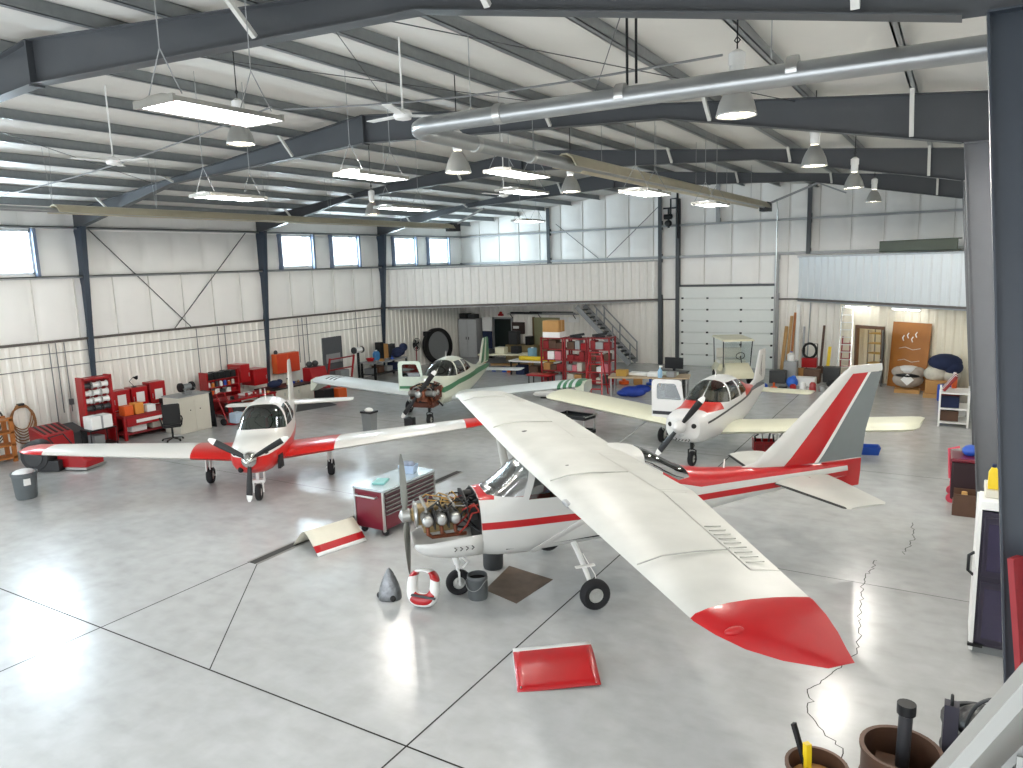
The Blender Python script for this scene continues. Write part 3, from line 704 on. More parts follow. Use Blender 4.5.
panels(bm_from(hull(secs)), 'fuselage', [B_w, B_r], A2, (0, 2), paints=[(low, 1)],
   windows=[('windshield', [(-.50,1.5),(-.4,1.6),(-1.0,2.1),(-1.25,1.9),(-1.0,1.42)], B_gl, lambda c: c.x > -1.25), ('front_side_window', [(-1.12,1.44),(-1.34,1.84),(-1.78,1.86),(-1.78,1.42)], B_gl), ('rear_side_window', [(-1.9,1.42),(-1.9,1.85),(-2.4,1.78),(-2.62,1.44)], B_gl)])
b = MB(); b.bx(-2.4,-.6,-.45,.45,.8,.82); b.bx(-.8,-.7,-.46,.46,1.2,1.48); b.build('instrument_panel', M_bmet, A2)
seats(A2, -1.35, .25, 1.0, mat('tan_seat', '#7c6c5a', .8))
propeller(A2, .66, 1.1, .93, [radians(-95), radians(28), radians(148)], mat('matt_black_prop', '#151517', .4), M_white, hub=.1, spin=(.17,.32,M_chrome), wid=.075)
for s in (1,-1): MB().ell((.5, .28*s, 1.2), (.06,.09,.05), 12, 8).build('cowl_inlet', M_black, A2)
MB().ell((.56,-.22,.86),(.05,.06,.06),12,8).build('landing_light', M_black, A2)
b = MB(); b.prism([(.12,.72),(-.35,.66),(-.3,1.0),(.1,1.02)], (0,.47,0), (1,0,0), (0,0,1), (0,.06,0)); b.build('open_cowl_flap', M_black, A2)
for side in (1, -1):
    s2 = [(.3,-.78,.74,1.75,.14),(1.6,-.80,.86,1.55,.13),(4.9,-.86,1.17,1.0,.11),(5.12,-.9,1.19,.92,.10),(5.26,-1.05,1.2,.62,.07)]
    w = panels(bm_from(wing(s2, side, 6)), 'wing', [B_w, B_r], A2, (0, 1), paints=[(mir([(0,.2),(-3,.2),(-3,1.75),(0,1.55)], side), 1), (mir([(0,4.72),(-3,4.72),(-3,5.6),(0,5.6)], side), 1)], splits=[('flap', mir([(-2.0,.75),(-2.7,.75),(-2.4,2.8),(-1.8,2.8)], side)), ('aileron', mir([(-1.78,2.9),(-2.4,2.9),(-2.1,4.6),(-1.6,4.6)], side))])
    b = MB(); b.cyl((-1.66,1.38*side,.78),(-1.7,1.4*side,.22),.04,12); b.tube([(-1.62,1.38*side,.62),(-1.52,1.38*side,.45),(-1.64,1.4*side,.3)], .016, 8); b.bx(-1.72,-1.5,1.46*side-.01,1.46*side+.01,.34,.74); b.cyl((-1.7,1.3*side,.2),(-1.7,1.5*side,.2),.02,8)
    g = b.build('main_gear', M_white, A2); tyre((-1.7, 1.42*side, .205), .205, .15, g)
b = MB(); b.cyl((-.02,0,.72),(.02,0,.4),.04,12); b.bx(-.05,.08,-.14,.14,.42,.48)
for s in (1,-1): b.tube([(0,.1*s,.45),(0,.1*s,.18)], .018, 8); b.bx(-.04,.12,.15*s-.006,.15*s+.006,.42,.66)
g = b.build('nose_gear', M_white, A2); tyre((0,0,.185), .185, .13, g)
panels(bm_from(MB().loft([foil((-5.15,0,1.24), 1.25, .08, (0,1,0), cam=0), foil((-5.35,0,1.6), .98, .08, (0,1,0), cam=0), foil((-5.5,0,2.36), .62, .08, (0,1,0), cam=0), foil((-5.58,0,2.44), .42, .05, (0,1,0), cam=0)])), 'tail_fin', [B_w], A2, (0, 2), splits=[('rudder', [(-5.95,1.3),(-6.7,1.3),(-6.2,2.3),(-5.86,2.3)])])
for side in (1, -1):
    panels(bm_from(wing([(0,-5.2,1.2,.9,.09),(1.72,-5.32,1.2,.62,.08),(1.8,-5.42,1.2,.45,.05)], side, 3)), 'tailplane', [B_w], A2, (0, 1), splits=[('elevator', mir([(-5.75,.12),(-6.2,.12),(-6.1,1.66),(-5.72,1.66)], side))])
MB().tube([(-1.7,0,1.97),(-1.72,0,2.24)], [.014,.004], 6).build('antenna', M_white, A2)

# ------------------------------------------------------------------ 3 and 4. two four-seat low-wing planes at the back
def cherokee(label, loc, rz, mw, mtop, mline, exposed, prop_a, glassm, tipstripe, doorm, wingm):
    A = thing('airplane', label, 'airplane', loc, rz, 'parked light airplanes')
    if exposed: secs = [(-.1,.62,1.1,1.42,.50,3,2.8)]
    else: secs = [(.72,.86,1.12,1.32,.22,2.4,2.3), (.62,.76,1.12,1.38,.42,2.8,2.6), (.3,.66,1.1,1.42,.50,3,2.8), (-.1,.62,1.1,1.45,.54,3,2.8)]
    secs += [(-.55,.58,1.1,1.50,.56,3,2.9), (-1.05,.57,1.12,1.84,.57,2.6,3), (-1.5,.57,1.12,1.96,.57,2.5,3), (-2.2,.58,1.12,1.95,.56,2.5,3), (-3.0,.64,1.12,1.70,.50,2.4,2.8), (-3.9,.74,1.1,1.44,.38,2.4,2.6), (-5.0,.88,1.1,1.28,.22,2.2,2.3), (-5.9,.98,1.1,1.2,.07,2,2)]
    xf = .3 if not exposed else -.1
    line = [(xf,1.15),(xf,1.2),(-1.2,1.30),(-3.4,1.40),(-5.95,1.2),(-5.95,1.14),(-3.4,1.34),(-1.2,1.25)]
    paints = []
    if mtop == 'red': paints.append(([(.12,1.37),(.05,1.6),(-.7,1.6),(-.7,1.33)], 1)); paints.append(([(-2.5,1.36),(-2.5,2.1),(-4.4,2.1),(-4.4,1.34)], 1))
    else: paints.append(([(-.1,1.05),(-.1,1.22),(-1.2,1.3),(-3.4,1.34),(-5.9,1.2),(-5.9,1.08),(-3.4,1.16),(-1.2,1.14)], 1))
    if mtop == 'red': paints.append((line, 2))
    fo = panels(bm_from(hull(secs)), 'fuselage', [mw, mline[0], mline[1]], A, (0, 2), paints=paints,
        windows=[('windshield', [(-.55,1.505),(-.45,1.65),(-1.2,2.2),(-1.32,1.88),(-1.12,1.45)], glassm, lambda c: c.x > -1.3), ('front_side_window', [(-1.2,1.46),(-1.4,1.86),(-1.86,1.86),(-1.9,1.46)], glassm), ('rear_side_window', [(-2.0,1.46),(-1.97,1.86),(-2.36,1.82),(-2.66,1.5)], glassm)])
    b = MB(); b.bx(-2.5,-.6,-.46,.46,.8,.82); b.bx(-.85,-.75,-.47,.47,1.2,1.5); b.build('instrument_panel', M_bmet, fo)
    seats(fo, -1.45, .26, 1.0, mat('beige_seat', '#8d8272', .8)); 
    MB().tube([(-.62,0,1.55),(-1.22,0,1.9)], .018, 6).build('windshield_strip', mw, fo)
    if exposed:
        engine(A, -.1, .72, 1.12, False, mat('red_brown_engine', '#7d4a34', .5, .3, var=.4, scale=25))
        m_rb = mat('rusty_baffle', '#5e3527', .55, .3, var=.45, scale=18)
        for q in (-1, 1): MB().bx(-.06,.5,.41*q-.01,.41*q+.01,.92,1.3).build('engine_baffle', m_rb, A)
        R_ = random.Random(9)
        for k in range(34):
            y_ = R_.uniform(-.4,.4); z_ = R_.uniform(.72,1.42); x_ = R_.uniform(.1,.56)
            MB().tube([(x_,y_,z_),(x_+.05,y_+R_.uniform(-.15,.15),z_+R_.uniform(-.1,.12)),(x_-.1,y_+R_.uniform(-.25,.25),z_+R_.uniform(-.15,.15))], R_.uniform(.012,.035), 6).build('hose', R_.choice([m_rb, M_copper, M_black, M_engdark, M_enggrey, M_hose, M_copper, M_orange_eng]), A)
        b = MB(); b.bx(.0,.5,-.36,.36,.66,.84); b.build('oil_sump', m_rb, A, bevel=.04)
        px = .8
    else:
        for s in (1, -1): MB().ell((.665, .25*s, 1.15), (.045,.1,.07), 16, 10).build('cowl_inlet', M_black, A)
        b = MB(); b.ell((.7,0,.92),(.03,.1,.05),14,8); b.build('landing_light', M_alu, A); px = .82
        b = MB()
        for k in range(5): b.tube([(.66,-.16+.08*k,.84),(.665,-.13+.08*k,.80),(.655,-.17+.08*k,.77)], .012, 6)
        b.build('cowl_marking', M_bmet, A)
    propeller(A, px, 1.14, .95, [prop_a, prop_a + pi], mat('matt_black_prop', '#151517', .4), M_white, hub=.1, wid=.085, twist=.6, spin=None if exposed else (.15,.26,mw))
    for side in (1, -1):
        s2 = [(.3,-.62,.74,1.75,.14),(.75,-.74,.77,1.62,.14),(4.45,-.76,1.19,1.58,.13),(4.62,-.80,1.21,1.5,.11),(4.72,-.95,1.22,1.2,.06)]
        pts = []
        if tipstripe and side > 0: pts = [(mir([(0,y),(-3,y),(-3,y+.11),(0,y+.11)], side), 1) for y in (3.98,4.16,4.34)] + [(mir([(0,4.55),(-3,4.55),(-3,4.9),(0,4.9)], side), 1)]
        if tipstripe and side < 0: pts = [(mir([(-1.0,y),(-1.9,y+.05),(-1.9,y+.12),(-1.0,y+.07)], side), 2) for y in (3.9,4.05,4.2)]
        panels(bm_from(wing(s2, side, 6)), 'wing', [wingm, mline[0], mline[1]], A, (0, 1), paints=pts, splits=[('flap', mir([(-1.95,.85),(-2.6,.85),(-2.6,2.6),(-1.95,2.6)], side)), ('aileron', mir([(-1.98,2.68),(-2.6,2.68),(-2.6,4.4),(-1.98,4.4)], side))])
        if tipstripe:
            b = MB().loft([[Vector((x, y*side, z)) for x, z in ((-.95,1.24),(-1.3,1.29),(-2.28,1.2),(-2.28,1.2-d),(-1.3,1.12-d),(-.9,1.16-d))] for y, d in ((4.5,.02),(4.66,.22),(4.8,.3))]); b.build('drooped_wingtip', mw, A)
        b = MB(); b.cyl((-1.88,1.5*side,.82),(-1.9,1.5*side,.2),.045,12); b.tube([(-1.83,1.5*side,.6),(-1.74,1.5*side,.44),(-1.86,1.5*side,.3)], .016, 8); b.cyl((-1.9,1.42*side,.2),(-1.9,1.62*side,.2),.02,8)
        g = b.build('main_gear', M_white, A); tyre((-1.9, 1.56*side, .215), .215, .16, g)
        panels(bm_from(wing([(0,-5.22,1.02,.76,.1),(1.45,-5.22,1.02,.76,.1),(1.54,-5.3,1.02,.6,.06)], side, 3)), 'tailplane', [wingm], A, (0, 1), splits=[('trim_tab', mir([(-5.82,.1),(-6.1,.1),(-6.1,1.2),(-5.82,1.2)], side))])
    b = MB(); b.cyl((.05,0,.72),(.02,0,.42),.04,12); b.cyl((.0,-.12,.18),(.0,.12,.18),.014,8)
    for s in (1,-1): b.tube([(.02,0,.44),(.0,.095*s,.4),(.0,.095*s,.18)], .018, 8)
    b.tube([(-.03,0,.6),(-.13,0,.48),(-.03,0,.42)], .014, 6); g = b.build('nose_gear', M_bmet, A); tyre((0,0,.185), .185, .13, g)
    ff = MB().loft([foil((-4.3,0,1.26), 1.7, .03, (0,1,0), cam=0), foil((-4.95,0,1.4), 1.2, .08, (0,1,0), cam=0), foil((-5.42,0,2.16), .72, .08, (0,1,0), cam=0), foil((-5.5,0,2.22), .55, .05, (0,1,0), cam=0)])
    pts = [([(-5.05,1.3),(-5.35,1.3),(-5.75,2.25),(-5.6,2.25)], 1)] if tipstripe else [([(-5.5,1.45),(-5.56,1.45),(-5.72,2.05),(-5.68,2.05)], 2), ([(-5.62,1.4),(-5.66,1.4),(-5.62,1.75),(-5.58,1.75)], 2), ([(-5.38,1.5),(-5.42,1.5),(-5.6,1.85),(-5.57,1.85)], 2)]
    if tipstripe: pts.append(([(-5.65,1.3),(-6.2,1.3),(-6.2,2.3),(-5.86,2.3)], 1))
    panels(bm_from(ff), 'tail_fin', [mw, mline[0], mline[1]], A, (0, 2), paints=pts, splits=[('rudder', [(-5.62,1.24),(-6.3,1.24),(-6.2,2.12),(-5.84,2.12)])], gap=.006)
    # open cabin door on the pilot's right side
    def rr(w0, h0, w1, h1, r=.1, n=4):
        out = []
        for (cx_, cz_, a0) in ((w1-r, h1-r, 0), (w0+r+.12, h1-r, pi/2), (w0+r*.5, h0+r*.5, pi), (w1-r*.5, h0+r*.5, 1.5*pi)):
            q = r if cz_ > (h0+h1)/2 else r*.5
            for k in range(n+1): a = a0 + pi/2*k/n; out.append((cx_ + q*cos(a), cz_ + q*sin(a)))
        return out
    O = Vector((-1.05, -.56, 0)); U = Vector((.12, -1, 0)).normalized(); W = Vector((0,0,1)); T = Vector((.04, .005, 0))
    outer = rr(0,.82,.9,1.92); inner = rr(.13,1.4,.77,1.82,.08)
    n = len(outer); b = MB()
    def ringpts(poly, off): return [O + U*x + W*z + off for x, z in poly]
    a0, a1, c0, c1 = ringpts(outer, T*0), ringpts(outer, T), ringpts(inner, T*0), ringpts(inner, T)
    vs_ = a0 + a1 + c0 + c1; fs = []; mi = []
    for i in range(n):
        j = (i+1) % n; fs += [(i, j, n+j, n+i), (2*n+i, 3*n+i, 3*n+j, 2*n+j), (i, 2*n+i, 2*n+j, j), (n+i, n+j, 3*n+j, 3*n+i)]
    b.add(vs_, fs); do = b.build('cabin_door', doorm, A)
    MB().prism(inner, O + T*.4, U, W, T*.2).build('door_glass', glassm, do)
    b = MB(); b.prism([(.03,1.0),(.87,1.0),(.87,1.09),(.03,1.09)], O + T*1.0, U, W, T*.08); b.build('door_stripe', mline[1] if not exposed else mline[0], do)
    MB().tube([(-1.6,0,1.95),(-1.63,0,2.2)], [.014,.004], 6).build('antenna', M_white, A)
    return A
G_w = mat('pale_green_white_paint', '#cfd3c2', .34, var=.05, coat=.2); G_g = mat('green_stripe_paint', '#3f7a56', .4)
P_w = mat('clean_white_paint', '#d6d6d5', .28, var=.03, coat=.3); P_r = mat('brick_red_paint', '#b8332c', .35); P_k = mat('black_line_paint', '#26262c', .4)
P_cream = mat('cream_wing_paint', '#d9d8c2', .38, var=.05)
Gg = glass('clear_cabin_glass', '#8f9a98', .16); 
A3 = cherokee('pale green and white low-wing airplane with its engine uncovered, standing under the left mezzanine', (-14.2, 18.42, 0), radians(-75.6), G_w, 'green', (G_g, M_bmet), True, radians(51), Gg, True, mat('pale_green_door', '#cfdccf', .4), mat('pale_wing_white', '#d2d8d8', .36, var=.04))
A4 = cherokee('white low-wing airplane with brick-red cowl top and black propeller, parked before the overhead door', (-5.33, 17.2, 0), radians(-93.4), P_w, 'red', (P_r, P_k), False, radians(52), glass('light_cabin_glass', '#dfe6e6', .16), False, P_w, P_cream)
# ================================================================== MEZZANINE CORNERS
def plan_box(b, pts, z0, z1): return b.prism(pts, (0,0,z0), (1,0,0), (0,1,0), (0,0,z1-z0))
def mezz(p0, p1, corner, nrm, name, label, mpanel, zt):
    t = thing(name, label, 'mezzanine', ((p0[0]+p1[0])/2, (p0[1]+p1[1])/2, 0))
    o = Vector((-t.location.x, -t.location.y, 0))
    q = lambda p: (p[0]+o.x, p[1]+o.y)
    ribbed(q(p0), q(p1), 3.12, zt, nrm, .38, .04).build('front_panel', mpanel, t, recalc=False)
    b = MB(); plan_box(b, [q(p0), q(p1), q(corner)], 3.0, 3.1); b.build('deck', M_girt, t)
    b = MB(); d = Vector((*p1, 0)) - Vector((*p0, 0)); n = Vector((*nrm, 0)); P0 = Vector((*q(p0), 0)); P1 = Vector((*q(p1), 0))
    b.bar(P0 + n*.03 + Vector((0,0,3.1)), P1 + n*.03 + Vector((0,0,3.1)), .12, .08); b.build('bottom_edge', M_girtd, t)
    b = MB(); b.bar(P0 + n*.02 + Vector((0,0,zt)), P1 + n*.02 + Vector((0,0,zt)), .1, .06); b.build('top_rail', M_girt, t)
    return t
dL = Vector((YB - 27.55, -(-12.2 - XL), 0)).normalized()
mezz((XL + .05, 27.55), (-12.25, YB - .05), (XL + .05, YB - .05), (dL.x, dL.y), 'mezzanine', 'ribbed pale mezzanine front across the back left corner, under the high windows', mat('warm_ribbed_panel', '#eeede8', .4, var=.05), 4.92)
dR = Vector((27.9 - YB, -(-.2 + 5.95), 0)).normalized(); dR = Vector((-abs(dR.x), -abs(dR.y), 0)) if True else dR
ang = Vector((.15 + 5.95, 28.6 - YB, 0)).normalized(); nR = Vector((ang.y, -ang.x, 0)); 
if nR.y > 0: nR = -nR
mezz((-5.95, YB - .05), (.45, 28.3), (.45, YB - .05), (nR.x, nR.y), 'mezzanine', 'ribbed bluish mezzanine front across the back right corner, above the wooden board', M_ribb, 4.9)
# store-room wall below the right mezzanine with its open door
s0, s1 = Vector((-4.05, 32.6)), Vector((.6, 29.6))
dd = (s1 - s0).normalized(); nn = Vector((dd.y, -dd.x)); Lw = (s1 - s0).length
def sw(s, z, off=0): p = s0 + dd*s + nn*off; return Vector((p.x, p.y, z))
D0, D1, DH = .88, 1.98, 2.1
pw = MB()
for a, c, z0, z1 in ((0, D0, 0, 3.05), (D1, Lw, 0, 3.05), (D0, D1, DH, 3.05)):
    q = ribbed((s0 + dd*a)[:], (s0 + dd*c)[:], z0, z1, nn[:]); pw.add(q.v, q.f)
q = ribbed((-4.05, YB), (-4.05, 32.6), 0, 3.05, (-1, 0)); pw.add(q.v, q.f)
struct(pw.build('wall_store', mat('warm_ribbed_liner', '#e8dfc9', .45, var=.05), recalc=False), 'ribbed store room wall under the right mezzanine')
b = MB()
for a, c, z0, z1 in ((D0 - .08, D0 + .02, 0, DH), (D1 - .02, D1 + .08, 0, DH), (D0 - .08, D1 + .08, DH - .04, DH + .08)):
    p = [sw(a, z0, -.06), sw(c, z0, -.06), sw(c, z0, .08), sw(a, z0, .08)]; b.add(p + [v + Vector((0,0,z1-z0)) for v in p], [(0,3,2,1),(4,5,6,7),(0,1,5,4),(1,2,6,5),(2,3,7,6),(3,0,4,7)])
dr = struct(b.build('door_2', mat('brown_door_frame', '#6a4a33', .5)), 'open doorway with brown frame into a bright store room')
b = MB(); p0 = sw(D1, 0, .05); u = Vector((.1, -.995, 0)); b.prism([(0,.02),(.95,.02),(.95,DH-.04),(0,DH-.04)], p0, u, (0,0,1), Vector((.045,0,0)))
b.build('door_leaf', mat('dark_door_leaf', '#4c4a48', .5), dr)
b = MB(); b.ell(p0 + u*.86 + Vector((0,0,1.0)) - Vector((dd.x,dd.y,0))*.04, (.03,.03,.03), 10, 6); b.build('door_knob', M_alu, dr)
# store room shelves seen through the door
t = thing('storage_shelf', 'shelf of folded goods inside the bright store room, seen through the open door', 'shelf', sw((D0+D1)/2 - .1, 0, -1.15), atan2(dd.y, dd.x))
b = MB()
for x in (-.72, .72):
    for y in (-.2, .2): b.bx(x-.02, x+.02, y-.02, y+.02, 0, 1.9)
b.build('upright', M_girt, t)
for k in range(5): MB().bx(-.74,.74,-.22,.22,.15+.4*k,.18+.4*k).build('shelf_board', mat('yellow_wood', '#c7a75a', .5), t)
# ================================================================== CEILING EQUIPMENT
M_dome = mat('dome_reflector', '#a3a39f', .3, .4); M_hid = emit('hid_lamp', '#fff4dc', 30)
def batwing(L):
    """prismatic dome optic: throws more light sideways than straight down"""
    L.use_nodes = True; nt = L.node_tree; N = nt.nodes; e = N['Emission']
    tc = N.new('ShaderNodeTexCoord'); sp = N.new('ShaderNodeSeparateXYZ'); ab = N.new('ShaderNodeMath'); ab.operation = 'ABSOLUTE'
    mr = N.new('ShaderNodeMapRange'); mr.inputs['To Min'].default_value = 1.0; mr.inputs['To Max'].default_value = .3
    nt.links.new(tc.outputs['Normal'], sp.inputs[0]); nt.links.new(sp.outputs['Z'], ab.inputs[0]); nt.links.new(ab.outputs[0], mr.inputs['Value']); nt.links.new(mr.outputs[0], e.inputs['Strength'])
def highbay(x, y, zb, label):
    t = thing('dome_light', label, 'light', (x, y, zb), 0, 'dome lights under the roof')
    b = MB().lathe([(.21,0),(.205,.03),(.18,.13),(.13,.24),(.085,.31),(.07,.33)], 28, caps=False); d = b.build('dome_shade', M_dome, t); s = d.modifiers.new('shell','SOLIDIFY'); s.thickness = .006
    MB().lathe([(.18,.02),(.18,.03)], 24).build('lamp_lens', M_hid, t)
    b = MB(); b.lathe([(.05,.33),(.075,.36),(.075,.5),(.085,.5),(.085,.62),(.03,.66)], 18); b.build('ballast_housing', M_white, t)
    b = MB(); b.cyl((0,0,.64), (0,0,roof_z(x) + .17 - zb), .008, 6); b.tube([(0,0,.72),(.03,0,.75),(0,0,.79),(-.03,0,.75)], .008, 6, closed=True); b.build('hanger', M_bmet, t)
    L = bpy.data.lights.new('dome_lamp', 'SPOT'); L.energy = HID_W; L.color = (1, .955, .88); L.spot_size = radians(179); L.spot_blend = .1; L.shadow_soft_size = .19; batwing(L)
    o = bpy.data.objects.new('dome_lamp', L); COL.objects.link(o); o.parent = t; o.location = (0, 0, -.02)
HID_W = 800
for x, y, z, l in ((-2.1, 8.2, 6.45, 'white dome light with ballast, nearest, above the white wing'), (-2.15, 13.4, 6.42, 'second dome light from the camera in the row along the right side'), (-2.1, 18.3, 6.4, 'third dome light from the camera in the row along the right side'), (-2.2, 23.8, 6.4, 'farthest dome light in the row along the right side'),
    (-6.9, 10.0, 6.44, 'dome light beside the silver heater tube elbow'), (-7.0, 14.2, 6.42, 'dome light behind the second roof beam near the middle'), (-13.7, 15.7, 6.42, 'dome light above the left heater beam'), (-9.4, 7.9, 6.9, 'dome light hanging beside the nearest bright tube fixture')):
    highbay(x, y, z, l)
M_tube = emit('tube_lamp', '#f6fbff', 22)
def fixture(x, y, z, L, label):
    t = thing('hanging_tube_light', label, 'light', (x, y, z), 0, 'suspended tube light fixtures')
    b = MB(); b.prism([(-.3,.0),(-.27,.045),(-.1,.09),(.1,.09),(.27,.05),(.3,0),(.28,0),(.1,.07),(-.1,.07),(-.28,0)], (0,-L/2,0), (1,0,0), (0,0,1), (0,L,0)); b.bx(-.29,.29,-L/2-.03,-L/2,-.005,.06); b.bx(-.29,.29,L/2,L/2+.03,-.005,.06); b.build('reflector', mat('fixture_reflector', '#a9a7a0', .3, .5), t)
    for k in range(4): MB().cyl((-.21+.14*k,-L/2+.02,.015), (-.21+.14*k,L/2-.02,.015), .018, 8).build('lamp_tube', M_tube, t)
    for s in (-1, 1):
        b = MB(); H = roof_z(x) + .1 - z
        b.cyl((-.25, s*L*.42, .08), (0, s*L*.42, .5), .006, 5); b.cyl((.25, s*L*.42, .08), (0, s*L*.42, .5), .006, 5); b.cyl((0, s*L*.42, .5), (0, s*L*.42, H), .006, 5); b.build('chain', M_girt, t)
for x, y, z, L, l in ((-6.25, 4.95, 6.5, 1.2, 'nearest bright four-tube light fixture, at upper left'), (-11.5, 9.3, 6.33, 1.2, 'tube light fixture above the left heater beam, before the left wall columns'), (-8.6, 9.9, 6.5, 1.2, 'tube light fixture under the second roof beam, left of the heater elbow'),
    (-7.0, 12.05, 6.58, 1.4, 'bright tube light fixture just behind the heater elbow'), (-12.0, 14.9, 6.42, 1.5, 'tube light fixture far left between the second and third beams'), (-5.2, 13.75, 6.22, 1.2, 'bright tube light fixture under the right heater tube, before the third beam'),
    (-5.1, 17.75, 6.2, 1.1, 'tube light fixture in front of the upper back wall above the overhead door'), (-8.2, 14.3, 6.5, 1.3, 'dimmer tube light fixture behind the bright one in the middle'), (-12.6, 22.3, 6.38, 1.3, 'farthest tube light fixture, before the back left corner')):
    fixture(x, y, z, L, l)
for x, y, z, a, l in ((-13.0, 8.1, 7.0, .3, 'white ceiling fan at upper left'), (-6.6, 8.3, 7.02, .9, 'white ceiling fan left of the heater elbow'), (-10.2, 16.8, 6.75, .2, 'small far ceiling fan beyond the second beam')):
    t = thing('ceiling_fan', l, 'fan', (x, y, z), a, 'ceiling fans')
    b = MB().lathe([(.02,-.06),(.11,-.04),(.13,.02),(.1,.07),(.03,.09)], 20); b.build('motor', M_white, t)
    MB().cyl((0,0,.08),(0,0,roof_z(x)+.17-z),.014,8).build('down_rod', M_white, t)
    for k in range(3):
        q = 2*pi*k/3; d = Vector((cos(q), sin(q), 0)); MB().bar(d*.1 + Vector((0,0,.01)), d*.68 + Vector((0,0,.02)), .13, .012).build('fan_blade', M_white, t)
# radiant tube heaters
M_duct = mat('silver_heater_tube', '#9fa2a3', .3, .75, var=.12, scale=5); M_hood = mat('tan_reflector_hood', '#bdb59d', .42, .4, var=.15, scale=4)
t = thing('radiant_heater', 'silver tube heater from the right wall, with an elbow, under the roof', 'heater', (-6.03, 7.6, 6.7))
b = MB(); R = .45; pts = [(6.43,0,-.07),(3.5,0,-.03),(R,0,0)] + [(R - R*sin(a), R - R*cos(a), 0) for a in [pi/2*k/6 for k in range(1,7)]] + [(0, 5.0, 0)]
b.tube(pts, .105, 16); b.build('heater_tube', M_duct, t)
for p in ((4.6,0,0),(2.9,0,0),(1.4,0,0)): MB().cyl((p[0]-.05,0,0),(p[0]+.05,0,0),.118,16).build('tube_clamp', M_alu, t)
for y in (1.6,3.2): MB().cyl((0,y-.05,0),(0,y+.05,0),.118,16).build('tube_clamp', M_alu, t)

b = MB(); b.prism([(-.24,-.06),(-.16,.1),(-.05,.17),(.05,.17),(.16,.1),(.24,-.06),(.215,-.06),(.14,.08),(.04,.14),(-.04,.14),(-.14,.08),(-.215,-.06)], (0,4.4,0), (1,0,0), (0,0,1), (0,15.6,0)); b.build('reflector_hood', M_hood, t)
b = MB(); b.cyl((0,4.8,0),(0,20.2,0),.055,12); b.build('inner_tube', M_duct, t)
b = MB(); b.bx(-.16,.16,19.9,20.5,-.16,.16); b.build('burner_box', M_bmet, t, bevel=.02)
MB().bar((.05,20.3,.1),(1.7,20.3,.7),.07,.07).build('exhaust_arm', M_girt, t); MB().bar((1.7,20.3,.7),(2.6,20.3,.3),.05,.05).build('exhaust_arm', M_girt, t)
for y in (6,9,12,15,18): MB().cyl((0,y,.15),(0,y,roof_z(-5.9)+.17-6.7),.005,5).build('hanger', M_girt, t)
for x in (1.0,4.4): MB().cyl((x,0,.1),(x,0,.95),.005,5).build('hanger', M_girt, t)
for x in (2.95,3.05): MB().cyl((x,.02,.1),(x,.02,1.15),.014,6).build('gas_pipe', M_bmet, t)
t = thing('radiant_heater', 'long tan radiant heater beam hanging along the left side, crossing before the wall columns', 'heater', (-17.2, 9.2, 6.48))
b = MB(); b.prism([(-.26,-.06),(-.16,.08),(0,.13),(.16,.08),(.26,-.06),(.235,-.06),(.14,.06),(0,.1),(-.14,.06),(-.235,-.06)], (0,0,0), (1,0,0), (0,0,1), (0,15.0,0)); b.build('reflector_hood', M_hood, t)
b = MB(); b.cyl((0,-6,0),(0,15,0),.055,12); b.build('inner_tube', M_duct, t)
b = MB(); b.bx(-.16,.16,14.9,15.5,-.16,.16); b.build('burner_box', M_bmet, t, bevel=.02)
MB().bar((.05,15.3,.1),(1.4,15.3,.65),.07,.07).build('exhaust_arm', M_girt, t)
for y in (0,2.5,6,8.5,12):
    for q in (-.15,.15): MB().cyl((0,y,.1),(q,y,1.38),.005,5).build('hanger', M_girt, t)
# gas pipes down the back wall, valve cluster
b = MB(); b.cyl((-6.83, YB - .26, 0), (-6.83, YB - .26, 7.0), .03, 8); b.cyl((-6.83, YB - .26, 6.95), (-5.7, 28.0, 6.95), .025, 8)
struct(b.build('trim_11', M_alu), 'silver gas pipe rising beside the overhead door to the heater')
t = thing('valve_cluster', 'black pipe valve cluster on the upper back wall left of the overhead door', 'valve', (-11.35, YB - .3, 6.5))
b = MB(); b.cyl((.12,0,-.6),(.12,0,1.5),.05,10); b.tube([(.12,0,1.2),(-.2,0,1.2),(-.2,0,.4),(-.45,0,.4)], .04, 8); b.cyl((-.5,0,.4),(-.15,0,.4),.12,12); b.ell((-.3,0,.1),(.16,.14,.16),12,8); b.cyl((-.3,0,-.1),(-.3,0,.8),.05,8); b.bx(-.55,.1,-.05,.05,.75,.82)
b.build('valve_body', M_bmet, t)
b = MB(); b.lathe([(.1,0),(.13,.015),(.1,.03)], 16, (-.3,-.16,.1), (0,-1,0)); b.build('hand_wheel', M_bmet, t)
t = thing('i_beam_section', 'dark steel channel stored on top of the right mezzanine front', 'beam', (-1.35, 31.3, 4.98), atan2(ang.y, ang.x))
b = MB(); b.bx(-1.75,1.75,-.1,.1,.0,.04); b.bx(-1.75,1.75,-.1,-.07,0,.42); b.bx(-1.75,1.75,-.1,.1,.38,.42); b.build('channel', mat('olive_steel', '#4a4c3a', .5, .2), t)
